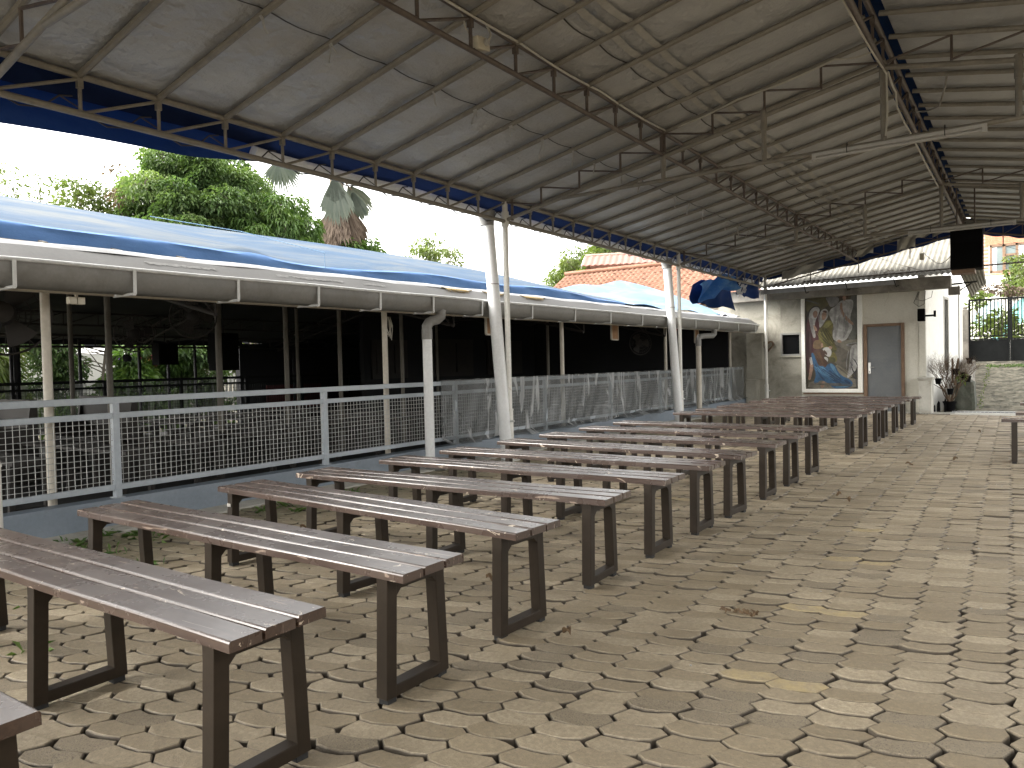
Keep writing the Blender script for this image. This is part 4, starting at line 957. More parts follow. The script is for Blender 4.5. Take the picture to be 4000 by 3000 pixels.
# debris in the gutter end
b = MB(); r2 = random.Random(3)
for k in range(90):
    x = -2.75 + r2.random() * .8; y = 17.2 + r2.random() * .5; z = 2.79 + .42 * (y - 17.18) + r2.random() * .03
    d = Vector((r2.uniform(-1, 1), r2.uniform(-1, 1), r2.uniform(-.1, .4))).normalized() * r2.uniform(.03, .09); b.tube((x, y, z), Vector((x, y, z)) + d, .004, 4)
tag(b.ob('leaf_litter', M['twig']), 'heap of dry twigs and leaves caught at the end of the far roof gutter', 'leaf litter', kind='stuff')
# door
d_ = link('door', None, ob_, Vector((-2.53, WY - .01, 0)) - ob_.location)
b = MB(); b.bb(-2.935, -2.865, WY - .055, WY + .08, -.08, 1.845); b.bb(-2.20, -2.135, WY - .055, WY + .08, -.08, 1.845); b.bb(-2.865, -2.20, WY - .055, WY + .08, 1.785, 1.845); wob(b, 'frame', M['brown_wood'], d_, bevel=.004)
b = MB(); b.bb(-2.862, -2.203, WY - .028, WY + .02, -.07, 1.782); wob(b, 'leaf', M['door'], d_, bevel=.003)
b = MB(); b.bb(-2.845, -2.795, WY - .045, WY - .028, .76, 1.00); b.tube((-2.822, WY - .045, .90), (-2.822, WY - .075, .90), .012, 8); b.tube((-2.822, WY - .075, .90), (-2.72, WY - .075, .893), .010, 8); wob(b, 'handle', M['steel'], d_, bevel=.002)
b = MB(); b.tube((-2.822, WY - .050, .80), (-2.822, WY - .044, .80), .009, 8); b.bb(-2.826, -2.818, WY - .049, WY - .044, .775, .80); wob(b, 'keyhole', M['black'], d_)
# window beside the mural
w_ = link('window', None, ob_, Vector((-4.49, WY, 1.2)) - ob_.location)
for x0, x1, z0, z1 in ((-4.725, -4.685, 1.19, 1.73), (-4.30, -4.255, 1.19, 1.73), (-4.685, -4.30, 1.685, 1.73), (-4.685, -4.30, 1.19, 1.235)):
    b = MB(); b.bb(x0, x1, WY - .02, WY + .1, z0, z1); wob(b, 'frame', M['gutter'], w_, bevel=.003)
b = MB(); b.bb(-4.685, -4.30, WY + .05, WY + .06, 1.235, 1.685); wob(b, 'pane', M['glass_dark'], w_)
b = MB(); b.bb(-4.74, -4.24, WY - .05, WY, 1.165, 1.19); wob(b, 'sill', M['dirty_plaster'], w_)
b = MB(); b.path([(-1.86, WY - .04, 2.48), (-1.95, WY - .05, 2.25), (-1.85, WY - .06, 2.16), (-1.75, WY - .05, 2.22), (-1.73, WY - .04, 2.49)], .006, 5); b.path([(-1.84, WY - .04, 2.48), (-1.90, WY - .05, 2.32), (-1.78, WY - .06, 2.28), (-1.62, WY - .05, 2.35), (-1.60, WY - .04, 2.48)], .005, 5)
tag(b.ob('cable_loop', M['dark_cable'], smooth=True), 'loose dark cable hanging in loops under the far concrete beam', 'cable')
b = MB(); b.path([(-2.38, 17.4, 2.5), (-2.40, 17.38, 2.36), (-2.45, 17.38, 2.28), (-2.46, 17.38, 2.20)], .006, 5)
tag(b.ob('cable_end', M['cable'], smooth=True), 'short pale cable end dangling from the beam above the grey door', 'cable')

# mural : generic robed figures in place of the painting
mu = thing('mural', 'tall white-framed mural of robed figures on the far wall', 'mural', (-3.6, WY - .05, .33))
for x0, x1, z0, z1 in ((-4.245, -4.165, .34, 2.56), (-3.055, -2.955, .34, 2.56), (-4.165, -3.055, .34, .42)):
    b = MB(); b.bb(x0, x1, WY - .07, WY + .003, z0, z1); wob(b, 'frame', M['white_wall'], mu, bevel=.006)
b = MB(); b.bb(-4.22, -2.95, WY - .05, WY + .003, .30, .337); wob(b, 'ledge', M['brown_wood'], mu)
def mp(zx, zy): return (-4.165 + (zx - 683) / 557 * 1.11, 2.52 - (zy - 430) / 1005 * 2.10)
def S(*a): return [(a[k], a[k + 1]) for k in range(0, len(a), 2)]
def smooth_poly(p, it=2):
    for _ in range(it):
        q = []
        for k in range(len(p)):
            a_, c_ = p[k], p[(k + 1) % len(p)]; q += [(a_[0] * .75 + c_[0] * .25, a_[1] * .75 + c_[1] * .25), (a_[0] * .25 + c_[0] * .75, a_[1] * .25 + c_[1] * .75)]
        p = q
    return p
PAL = dict(bg=(.075, .062, .035), olive_bg=(.12, .105, .04), grey_bg=(.13, .13, .11), dark=(.03, .022, .016), maroon=(.075, .014, .016), maroon2=(.045, .010, .012), veil=(.42, .41, .385), veil_s=(.26, .25, .24), skin=(.36, .22, .15), skin_s=(.25, .145, .10),
           olive=(.155, .135, .028), olive_s=(.075, .068, .016), olive_h=(.24, .22, .07), white=(.46, .45, .425), white_s=(.29, .285, .27), hair=(.085, .04, .022), hair2=(.13, .07, .035), hair_l=(.17, .105, .045), blue=(.026, .105, .22), blue_s=(.012, .05, .12), blue_h=(.10, .24, .38), step=(.20, .18, .14), step_s=(.12, .105, .08), path=(.26, .23, .16), stem=(.03, .03, .035), purple=(.07, .05, .09))
pm_ = list(PAL); PM = [worn('mural_' + k, tuple(v * .42 for v in PAL[k]), tuple(v * .86 for v in PAL[k]), .6, 0.0, 7.0, .05, None, .5, 30) for k in pm_]
SH = [('bg', S(660, 400, 1260, 400, 1260, 1460, 660, 1460), 0), ('olive_bg', S(690, 430, 900, 430, 960, 500, 900, 560, 720, 600, 690, 560), 2), ('grey_bg', S(1160, 440, 1245, 440, 1245, 910, 1120, 910, 1150, 720), 1), ('veil_s', S(900, 432, 1050, 432, 1050, 520, 960, 560, 930, 490), 2),
 ('step_s', S(1010, 950, 1245, 930, 1245, 1140, 1090, 1240, 1000, 1150), 0), ('step', S(985, 920, 1245, 905, 1245, 960, 1160, 1040, 1000, 950), 0), ('path', S(1000, 1160, 1100, 1215, 1190, 1290, 1130, 1340, 960, 1290), 1), ('step', S(720, 1340, 1245, 1300, 1245, 1440, 700, 1440), 1),
 ('dark', S(690, 640, 760, 520, 850, 530, 860, 640, 800, 760, 700, 760), 2), ('maroon', S(700, 660, 770, 640, 850, 720, 850, 960, 770, 1020, 740, 1200, 700, 1300, 690, 1000), 2), ('maroon2', S(700, 800, 750, 800, 760, 1000, 720, 1220, 700, 1240), 1), ('maroon', S(815, 600, 850, 600, 850, 760, 815, 790), 1),
 ('veil', S(722, 640, 745, 560, 810, 530, 850, 560, 830, 620, 790, 700, 790, 800, 800, 870, 770, 880, 755, 800, 735, 720), 2), ('skin_s', S(765, 600, 800, 570, 825, 600, 815, 650, 780, 660), 2), ('skin', S(770, 720, 812, 770, 815, 800, 785, 800), 1), ('veil_s', S(735, 660, 765, 650, 775, 760, 755, 790), 1),
 ('veil', S(838, 640, 860, 575, 910, 558, 945, 600, 935, 650, 905, 690, 860, 760, 835, 770), 2), ('skin', S(862, 630, 885, 590, 915, 600, 920, 640, 900, 680, 870, 690), 2), ('hair', S(870, 590, 900, 578, 925, 595, 918, 612, 890, 600), 1),
 ('olive', S(870, 760, 905, 690, 970, 690, 990, 740, 970, 820, 1000, 960, 1030, 1010, 985, 1030, 900, 1000, 850, 960, 825, 880, 830, 780), 2), ('olive_h', S(880, 740, 950, 690, 985, 720, 940, 760, 890, 790), 2), ('olive_s', S(850, 800, 870, 800, 930, 930, 1000, 1010, 960, 1010, 880, 930), 2), ('olive_s', S(960, 1010, 1025, 1015, 1010, 1035, 960, 1040), 1), ('olive', S(940, 1080, 990, 1020, 1030, 1110, 1010, 1150, 940, 1140), 2), ('olive_s', S(935, 1090, 1000, 1090, 1010, 1150, 940, 1140), 1),
 ('white', S(1020, 540, 1060, 490, 1120, 480, 1200, 480, 1200, 560, 1170, 640, 1165, 720, 1195, 780, 1150, 860, 1120, 915, 1040, 930, 990, 910, 975, 850, 1000, 760, 960, 680, 940, 620, 960, 570), 2), ('white_s', S(1040, 640, 1070, 640, 1040, 780, 1010, 890, 995, 870, 1020, 760), 2), ('white_s', S(1110, 700, 1150, 700, 1150, 800, 1100, 890, 1080, 890, 1110, 790), 2), ('skin', S(1060, 520, 1085, 500, 1090, 600, 1130, 660, 1205, 740, 1190, 760, 1120, 700, 1060, 610), 1), ('skin', S(1085, 440, 1130, 440, 1120, 490, 1095, 490), 1), ('hair', S(1055, 425, 1075, 425, 1085, 470, 1060, 460), 1), ('hair', S(1130, 425, 1155, 425, 1150, 465, 1128, 470), 1), ('skin', S(1020, 915, 1050, 900, 1080, 930, 1050, 945), 1),
 ('veil_s', S(1120, 950, 1235, 935, 1240, 965, 1180, 985, 1120, 975), 1), ('step_s', S(1140, 958, 1230, 948, 1230, 965, 1150, 972), 1), ('white', S(1160, 1000, 1200, 960, 1245, 960, 1245, 1200, 1160, 1300, 1120, 1330, 1150, 1180), 2), ('white_s', S(1190, 1000, 1210, 1000, 1180, 1180, 1160, 1250, 1150, 1200), 1),
 ('hair_l', S(765, 960, 780, 905, 830, 895, 870, 930, 870, 990, 820, 1000, 770, 990), 2), ('skin', S(850, 940, 875, 935, 880, 975, 855, 985), 1), ('white', S(870, 990, 930, 975, 970, 1020, 960, 1080, 930, 1090, 900, 1060, 870, 1040), 2), ('skin', S(930, 975, 975, 970, 975, 1000, 940, 1000), 1), ('white', S(870, 1085, 925, 1090, 930, 1140, 880, 1150), 2),
 ('skin', S(735, 1140, 765, 1110, 770, 1200, 750, 1280, 735, 1340, 705, 1330, 720, 1280), 1), ('white', S(722, 1090, 760, 1080, 775, 1150, 740, 1180), 1),
 ('blue', S(740, 1040, 775, 1035, 800, 1140, 900, 1180, 960, 1150, 1010, 1190, 1030, 1250, 1080, 1300, 1150, 1330, 1190, 1370, 1170, 1415, 1080, 1430, 980, 1430, 920, 1370, 850, 1330, 800, 1380, 765, 1370, 800, 1280, 770, 1180), 2), ('blue_s', S(780, 1150, 800, 1160, 830, 1260, 900, 1340, 870, 1340, 810, 1260), 2), ('blue_s', S(930, 1230, 960, 1230, 1010, 1330, 1090, 1400, 1040, 1400, 960, 1330), 2), ('blue_h', S(950, 1150, 1000, 1190, 1020, 1260, 1060, 1310, 1040, 1310, 990, 1250, 950, 1190), 2), ('blue_h', S(850, 1190, 900, 1210, 960, 1300, 930, 1300, 870, 1240), 2), ('blue_h', S(980, 1415, 1060, 1405, 1170, 1400, 1080, 1425), 2), ('blue_s', S(1090, 1330, 1150, 1350, 1170, 1390, 1110, 1370), 2),
 ('hair', S(785, 1010, 830, 990, 880, 1010, 900, 1060, 880, 1100, 930, 1140, 900, 1210, 870, 1180, 830, 1190, 800, 1120, 800, 1060, 770, 1030), 2), ('hair2', S(820, 1030, 850, 1030, 860, 1100, 880, 1160, 840, 1140), 2), ('hair', S(880, 1000, 920, 1040, 920, 1070, 890, 1050), 2),
 ('skin', S(850, 1360, 890, 1345, 890, 1400, 860, 1430, 840, 1410), 2), ('stem', S(1160, 1150, 1190, 1230, 1220, 1290, 1230, 1440, 1222, 1440, 1212, 1300, 1180, 1235), 0), ('stem', S(1175, 1095, 1215, 1130, 1240, 1185, 1238, 1200, 1208, 1140), 0), ('stem', S(1185, 1290, 1200, 1300, 1225, 1330, 1222, 1340, 1195, 1318), 0), ('purple', S(1155, 1145, 1175, 1150, 1190, 1190, 1170, 1185), 1), ('stem', S(1205, 1260, 1240, 1215, 1240, 1230, 1212, 1275), 0)]
def stroke(c, pts, w=5):
    L_, R_ = [], []
    for k, (x, y) in enumerate(pts):
        a_, d_ = pts[max(0, k - 1)], pts[min(len(pts) - 1, k + 1)]; dx, dy = d_[0] - a_[0], d_[1] - a_[1]; l = math.hypot(dx, dy) or 1; ww = w * (.35 + .65 * math.sin(math.pi * (k + .5) / len(pts)))
        L_.append((x - dy / l * ww, y + dx / l * ww)); R_.append((x + dy / l * ww, y - dx / l * ww))
    SH.append((c, L_ + R_[::-1], 0))
r6 = random.Random(12)
for c, x0, y0, x1, y1, n in (('white_s', 1030, 520, 1010, 860, 6), ('white', 1060, 560, 1100, 860, 5), ('white_s', 1130, 560, 1110, 860, 4), ('veil_s', 745, 600, 770, 840, 4), ('veil_s', 850, 600, 850, 730, 3), ('olive_h', 850, 790, 960, 960, 6), ('olive_s', 880, 740, 985, 990, 6), ('maroon2', 720, 700, 720, 1160, 4), ('blue_h', 800, 1170, 1010, 1350, 8), ('blue_s', 860, 1190, 1090, 1390, 9), ('hair2', 800, 1020, 880, 1180, 7), ('step_s', 720, 1370, 1200, 1400, 5), ('white_s', 1170, 1000, 1150, 1280, 5), ('grey_bg', 700, 450, 850, 520, 4), ('step_s', 1040, 1180, 1140, 1290, 5)):
    for k in range(n):
        ox, oy = (k - n / 2) * r6.uniform(6, 15), r6.uniform(-25, 25); bend = r6.uniform(-18, 18)
        stroke(c, [(x0 + ox + (x1 - x0) * q / 5 + bend * math.sin(math.pi * q / 5), y0 + oy * .5 + (y1 - y0) * (.1 + .16 * q)) for q in range(6)], r6.uniform(1.6, 4))
b = MB(); bounds = (-4.168, -3.052, .415, 2.56)
for k, (c, p, it) in enumerate(SH):
    q = [mp(*a) for a in p]; q = smooth_poly(q, it) if it else q
    q = [(min(max(x, bounds[0]), bounds[1]), min(max(z, bounds[2]), bounds[3])) for x, z in q]
    b.add([(x, WY - .024 - .00025 * k, z) for x, z in q], [tuple(range(len(q)))], pm_.index(c))
me = bpy.data.meshes.new('picture'); me.from_pydata([tuple(p) for p in b.v], [], b.f)
for m in PM: me.materials.append(m)
me.polygons.foreach_set('material_index', b.mi)
bm = bmesh.new(); bm.from_mesh(me); bmesh.ops.triangulate(bm, faces=bm.faces, ngon_method='EAR_CLIP'); bm.to_mesh(me); bm.free()
link('picture', me, mu, -mu.location)

# wall speaker on its bracket, hung speaker, wreath
sp = thing('wall_speaker', 'small black speaker on a bracket at the corner of the far building', 'speaker', (-1.78, 17.5, 1.9))
b = MB(); b.bb(-1.845, -1.71, 17.32, 17.48, 1.84, 2.10); wob(b, 'cabinet', M['black'], sp, bevel=.012)
b = MB(); b.bb(-1.835, -1.72, 17.312, 17.318, 1.85, 2.09); wob(b, 'grille', M['black_cloth'], sp)
b = MB(); b.bar((-1.71, 17.42, 1.95), (-1.555, 17.62, 1.96), .03, .04); b.bb(-1.575, -1.535, 17.60, 17.66, 1.93, 2.06); wob(b, 'bracket', M['black'], sp)
sp = thing('hanging_speaker', 'large black loudspeaker hanging under the ridge of the canopy', 'speaker', (-.75, 13.5, 2.45))
b = MB(); b.bb(-.965, -.535, 13.38, 13.78, 2.455, 3.06); wob(b, 'cabinet', M['black'], sp, bevel=.02)
b = MB(); b.bb(-.945, -.555, 13.370, 13.378, 2.48, 2.86); wob(b, 'grille', M['black_cloth'], sp)
b = MB(); b.bb(-.92, -.60, 13.40, 13.74, 3.06, 3.10); b.tube((-.88, 13.5, 3.1), (-.88, 13.5, 3.72), .012, 6); b.tube((-.64, 13.5, 3.1), (-.64, 13.5, 3.70), .012, 6); wob(b, 'hanger', M['pipe_dark'], sp)
b = MB(); b.bb(-.955, -.64, 13.42, 13.75, 2.39, 2.452); wob(b, 'tray', M['brown_wood'], sp)
wr = thing('wreath', 'small dark heart-shaped wreath on the stained wall behind the last cream column', 'wreath', (-4.98, 17.70, 1.45))
pts = [(-5.0 + .105 * 1.1 * math.sin(t) ** 3 * 1.0, 17.70, 1.45 + .0078 * (13 * math.cos(t) - 5 * math.cos(2 * t) - 2 * math.cos(3 * t) - math.cos(4 * t))) for t in [k * 2 * math.pi / 30 for k in range(31)]]
b = MB(); b.path(pts, .022, 7); wob(b, 'ring', M['twig'], wr)

# ================================================================== GATE AND PASSAGE
GY = 24.6
def g_sc(x): return x
gt = thing('gate', 'black two-leaf steel gate with upright bars at the top of the ramp', 'gate', (.2, GY, .9))
for x0, x1 in ((-1.34, -.361), (-.359, .959), (.961, 2.2)):
    lf = link('gate_leaf', None, gt, Vector((x0, GY, .9)) - gt.location)
    b = MB(); b.bb(x0 + .04, x1 - .04, GY - .008, GY + .008, .93, 1.53); wob(b, 'panel', M['dark_metal'], lf)
    for xx in (x0, x1 - .055):
        b = MB(); b.bb(xx, xx + .055, GY - .03, GY + .03, .92, 2.70); wob(b, 'stile', M['dark_metal'], lf)
    for z, h in ((.94, .04), (1.55, .035), (1.64, .03), (2.665, .045)):
        b = MB(); b.bb(x0 + .05, x1 - .05, GY - .022, GY + .022, z - h / 2, z + h / 2); wob(b, 'rail', M['dark_metal'], lf)
    n = int((x1 - x0 - .11) / .083); b = MB(); b.bb(-.013, .013, -.013, .013, 1.64, 2.66); bm_ = b.mesh('bar', M['dark_metal'])
    for k in range(n): at('bar', bm_, lf, (x0 + .055 + (x1 - x0 - .11) * (k + .5) / n, GY, 0))
    xm = (x0 + x1) / 2; b = MB()
    for s in (-1, 1): b.bar((xm - .11, GY, 1.595 + s * .035), (xm + .11, GY, 1.595 - s * .035), .02, .02)
    b.bb(xm - .12, xm - .10, GY - .011, GY + .011, 1.56, 1.63); b.bb(xm + .10, xm + .12, GY - .011, GY + .011, 1.56, 1.63); wob(b, 'cross', M['dark_metal'], lf)
b = MB(); b.bb(-1.50, -1.335, GY - .12, GY + .12, .3, 2.42); b.bb(-1.47, -1.365, GY - .10, GY + .10, 2.42, 2.50)
tag(b.ob('gate_pillar', M['dark_concrete'], bevel=.03), 'grey concrete pillar holding the left side of the black gate', 'pillar')
# planter kerb of rough stones
def rock(x0, x1, y0, y1, z0, z1, lab, mt, sd):
    r_ = random.Random(sd); bm = bmesh.new(); bmesh.ops.create_cube(bm, size=1.0); bmesh.ops.subdivide_edges(bm, edges=bm.edges, cuts=5, use_grid_fill=True)
    for v in bm.verts:
        c = v.co; k = 1 - .16 * (c.z + .5)
        n_ = .035 * math.sin(c.x * 9 + sd) * math.sin(c.y * 7 + sd * 2) + .03 * math.sin(c.z * 11 + c.x * 5 + sd) + r_.uniform(-.012, .012)
        rr = (c.x ** 4 + c.y ** 4 + c.z ** 4) ** .25 / .5; f_ = 1 / max(.98, rr ** .55)
        v.co = Vector(((x0 + x1) / 2 + c.x * (x1 - x0) * k * f_ * (1 + n_), (y0 + y1) / 2 + c.y * (y1 - y0) * k * f_ * (1 + n_), (z0 + z1) / 2 + c.z * (z1 - z0) * f_ * (1 + n_)))
    me = bpy.data.meshes.new('boulder'); bm.to_mesh(me); bm.free(); me.materials.append(M[mt])
    o = link('boulder', me); tag(o, lab, 'boulder', 'boulders along the ramp edge')
rock(-1.28, -.86, 18.12, 18.75, -.12, .57, 'large mossy grey block at the foot of the ramp beside the pot', 'stone', 1)
rock(-1.25, -.92, 18.80, 19.9, .0, .62, 'rough pale block behind the mossy one along the ramp', 'dark_concrete', 2)
rock(-1.30, -1.00, 19.9, 21.4, .15, .80, 'long low block farther up the ramp edge', 'dark_concrete', 4)
rock(-1.35, -1.08, 21.4, 23.6, .45, 1.00, 'last low block of the ramp edge before the gate', 'dark_concrete', 5)

# ---- leaf helpers
def leaves(nm, pts, nrm, size, mat_, parent=None, asp=.42, fold=.25, seed=0, tones=None, curl=.3):
    """many small leaves: pts Nx3, nrm Nx3 (leaf axis direction); each leaf = 4 triangles bent along its rib"""
    r_ = np.random.default_rng(seed); n = len(pts)
    ax = nrm / np.linalg.norm(nrm, axis=1, keepdims=True)
    rv = r_.normal(0, 1, (n, 3)); rv[:, 2] *= .5
    w = np.cross(ax, np.array((0, 0, 1.0)) + rv * .55); w /= np.maximum(1e-6, np.linalg.norm(w, axis=1, keepdims=True))
    up = np.cross(w, ax)
    L = size * r_.uniform(.65, 1.25, n)[:, None]; W = L * asp
    p0 = pts; pm1 = pts + ax * L * .5; p1 = pts + ax * L * (1 - .08 * curl) - np.array((0, 0, 1.0)) * L * curl
    a_ = pm1 + w * W * .5 + up * W * fold; c_ = pm1 - w * W * .5 + up * W * fold
    V = np.stack((p0, a_, p1, c_), 1).reshape(-1, 3)
    idx = np.arange(n) * 4
    F = np.empty((n * 2, 3), int); F[0::2] = np.c_[idx, idx + 1, idx + 2]; F[1::2] = np.c_[idx, idx + 2, idx + 3]
    me = bpy.data.meshes.new(nm)
    me.vertices.add(len(V)); me.vertices.foreach_set('co', V.astype(np.float32).ravel())
    me.loops.add(len(F) * 3); me.loops.foreach_set('vertex_index', F.astype(np.int32).ravel())
    me.polygons.add(len(F)); me.polygons.foreach_set('loop_start', (np.arange(len(F)) * 3).astype(np.int32))
    me.update(calc_edges=True)
    t_ = (r_.uniform(0, 1, n) if tones is None else np.clip(tones + r_.normal(0, .15, n), 0, 1))
    a = me.attributes.new('tone', 'FLOAT', 'POINT'); a.data.foreach_set('value', np.repeat(t_, 4).astype(np.float32))
    me.materials.append(M[mat_])
    return link(nm, me, parent)
def crown_points(blobs, per, seed, droop=.3):
    r_ = np.random.default_rng(seed); P, N, T = [], [], []
    for (c, rad) in blobs:
        rad = np.array(rad) if np.ndim(rad) else np.array((rad, rad, rad * .8))
        d = r_.normal(0, 1, (per, 3)); d /= np.linalg.norm(d, axis=1, keepdims=True)
        rr = r_.uniform(.35, 1.05, per) ** .6
        p = np.array(c) + d * rad * rr[:, None]
        n = d + r_.normal(0, .55, (per, 3)); n[:, 2] = n[:, 2] * .6 - droop
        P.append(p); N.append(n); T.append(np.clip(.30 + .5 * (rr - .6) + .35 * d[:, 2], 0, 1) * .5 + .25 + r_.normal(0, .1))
    return np.vstack(P), np.vstack(N), np.concatenate(T)
def tree(nm, lab, base, trunk_top, r0, blobs, per, size, mat_, seed, group=None, asp=.42, droop=.3, limbs=True, curl=.3, cat='tree'):
    t = thing(nm, lab, cat, base, group=group); r_ = random.Random(seed)
    off = Vector(base)
    b = MB(); tp = Vector(trunk_top) - off
    mid = tp * .5 + Vector((r_.uniform(-.2, .2), r_.uniform(-.2, .2), 0))
    b.path([(0, 0, -.3), mid, tp], [r0, r0 * .75, r0 * .5], 10)
    if limbs:
        for c, rad in blobs:
            c = Vector(c) - off; s_ = mid.lerp(tp, r_.uniform(.3, 1.0)); m2 = s_.lerp(c, .5) + Vector((0, 0, r_.uniform(-.1, .25)))
            b.path([s_, m2, c], [r0 * .32, r0 * .2, r0 * .06], 6)
            for q in range(3):
                e = c + Vector((r_.uniform(-1, 1), r_.uniform(-1, 1), r_.uniform(-.3, .9))) * (rad if not np.ndim(rad) else rad[0]) * .8; b.path([c, c.lerp(e, .5) + Vector((0, 0, .05)), e], [r0 * .09, r0 * .06, r0 * .02], 4)
    b.ob('trunk', M['bark'], t, smooth=True)
    P, N, T = crown_points(blobs, per, seed, droop)
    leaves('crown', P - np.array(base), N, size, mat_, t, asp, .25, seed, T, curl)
    return t
def cluster(c, rad, n, r, seed, flat_=.75):
    r_ = random.Random(seed); out = []
    for k in range(n):
        while True:
            d = Vector((r_.uniform(-1, 1), r_.uniform(-1, 1), r_.uniform(-1, 1)))
            if .45 < d.length < 1: break
        s_ = r * r_.uniform(.7, 1.25); out.append(((c[0] + d.x * rad[0], c[1] + d.y * rad[1], c[2] + d.z * rad[2]), (s_, s_, s_ * flat_)))
    return out
# ---- trees beyond the hall
GT = 'trees beyond the hall roof'
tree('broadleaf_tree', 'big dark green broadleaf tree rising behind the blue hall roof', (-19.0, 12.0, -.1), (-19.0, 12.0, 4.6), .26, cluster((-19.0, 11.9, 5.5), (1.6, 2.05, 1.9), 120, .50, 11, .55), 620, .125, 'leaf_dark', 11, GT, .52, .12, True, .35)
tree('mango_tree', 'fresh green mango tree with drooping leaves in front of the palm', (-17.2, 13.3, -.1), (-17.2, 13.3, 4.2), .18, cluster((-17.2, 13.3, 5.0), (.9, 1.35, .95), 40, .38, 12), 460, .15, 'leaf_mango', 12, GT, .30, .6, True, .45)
tree('feathery_tree', 'thin yellow-green tree with open layered branches left of the big dark tree', (-21.0, 10.4, -.1), (-21.0, 10.4, 4.7), .12, [((-21, 10.2 + .9 * math.sin(k * 2.4) + .25, 5.35 + .055 * k * 1.0), (.5, .62, .10)) for k in range(19)] + cluster((-21, 10.9, 5.5), (.5, .75, .55), 12, .40, 13, .35), 170, .13, 'leaf_light', 13, GT, .4, .05)
tree('sparse_tree', 'sparse pale tree with tiny leaves at the far left against the sky', (-22.5, 9.4, -.1), (-22.5, 9.3, 5.2), .08, [((-22.5, 9.25 + .78 * math.sin(k * 2.1), 5.75 + .075 * k), (.3, .32, .08)) for k in range(15)], 42, .12, 'leaf_light', 14, GT, .45, .1)
tree('reddish_tree', 'thin twig cluster with reddish leaves left of the big dark tree', (-20.2, 10.6, -.1), (-20.2, 10.4, 5.6), .06, cluster((-20.0, 10.25, 6.15), (.3, .32, .75), 8, .24, 15), 24, .12, 'leaf_red', 15, GT, .4, .7)
tree('small_crown_tree', 'small bright green tree top between the palm and the white pipe', (-22, 22.5, -.1), (-22, 22.5, 5.4), .14, cluster((-22, 22.5, 5.75), (.8, 1.25, .45), 15, .45, 16, .5), 130, .19, 'leaf_light', 16, GT, .4, .2)
tree('open_crown_tree', 'open bright green tree top just left of the leaning white pipe', (-22, 25.6, -.1), (-22, 25.6, 5.5), .13, cluster((-22, 25.5, 6.2), (.8, 1.7, .75), 18, .38, 17, .5), 70, .20, 'leaf_light', 17, GT, .4, .3)
tree('feather_leaf_tree', 'large soft green tree behind the red tiled roof', (-20.0, 38.5, -.1), (-20, 38.5, 5.5), .3, cluster((-19.9, 38.5, 6.6), (4.2, 1.6, 1.7), 70, .75, 18, .65), 420, .19, 'leaf_light', 18, GT, .35, .35)
tree('shrub_tree', 'green shrub at the foot of the palm trunk', (-18.4, 17.8, -.1), (-18.4, 17.8, 4.4), .08, cluster((-18.4, 17.6, 5.15), (.4, .55, .45), 10, .3, 19), 110, .18, 'leaf_mango', 19, GT, .35, .5)
# ---- fan palm
palm = thing('fan_palm', 'silver-green fan palm with a skirt of dead brown leaves', 'palm', (-19.0, 17.0, -.1), group=None)
b = MB(); b.path([(0, 0, -.2), (.05, .05, 3), (0, 0, 5.4), (0, 0, 8.2)], [.28, .27, .30, .22], 12); b.ob('trunk', M['bark'], palm, smooth=True)
def fan(root, axis, L, n, spread, mat_, nm, droop=.25, seed=0, w0=.055):
    r_ = random.Random(seed); b = MB(); axis = Vector(axis).normalized(); root = Vector(root)
    sidev = axis.cross(Vector((0, 0, 1)))
    if sidev.length < .45: sidev = Vector((.82, .57, 0)); sidev -= axis * sidev.dot(axis)
    sidev.normalize(); nr = sidev.cross(axis).normalized()
    tones = []
    for k in range(n):
        a = (k / (n - 1) - .5) * spread; l_ = L * (1 - .25 * abs(a / spread * 2) ** 2) * r_.uniform(.85, 1.05)
        d = (axis * math.cos(a) + sidev * math.sin(a)).normalized(); sd = nr.cross(d).normalized()
        pz = nr * (.05 * (k % 2)); w = w0 * L
        p0 = root + d * L * .08; p1 = root + d * l_ * .55 + pz; p2 = root + d * l_ * .85 + Vector((0, 0, -droop * .35 * l_)) ; p3 = root + d * l_ + Vector((0, 0, -droop * l_)) + sd * r_.uniform(-.05, .05)
        b.add([p0 - sd * w * .25, p0 + sd * w * .25, p1 + sd * w * .62, p2 + sd * w * .34, p3, p2 - sd * w * .34, p1 - sd * w * .62], [(0, 1, 2, 6), (6, 2, 3, 5), (5, 3, 4)])
        tones += [r_.uniform(0, 1)] * 7
    me = bpy.data.meshes.new(nm); me.from_pydata([tuple(p) for p in b.v], [], b.f); me.materials.append(M[mat_])
    a = me.attributes.new('tone', 'FLOAT', 'POINT'); a.data.foreach_set('value', tones)
    return link(nm, me, palm)
def petiole(p, q):
    b = MB(); b.path([p, (Vector(p) + Vector(q)) / 2 + Vector((0, 0, .08)), q], [.035, .025, .02], 5); b.ob('leaf_stalk', M['twig'], palm)
TOPZ = 7.4
for k, (rt, ax_, L, nn, sp_, dr) in enumerate([((.5, -.55, 7.55), (.05, .05, -1.0), 1.6, 30, 1.05, .02), ((-.1, -2.25, 7.85), (.05, .22, -1.0), 1.15, 24, 2.0, .06), ((-.1, .60, 7.62), (.05, .75, -.85), 1.45, 26, 1.5, .06), ((.5, -.7, 8.4), (.4, -.7, .5), 1.5, 24, 2.4, .2), ((.2, .9, 8.6), (.3, .5, .8), 1.5, 24, 2.4, .2), ((-.3, .2, 8.8), (-.1, .1, 1), 1.5, 24, 2.6, .2), ((.35, .35, 7.3), (.15, .30, -1.0), 1.2, 20, .9, .02)]):
    fan(rt, ax_, L, nn, sp_, 'palm_leaf', 'fan_leaf', dr, k); petiole((0, 0, 7.7), rt)
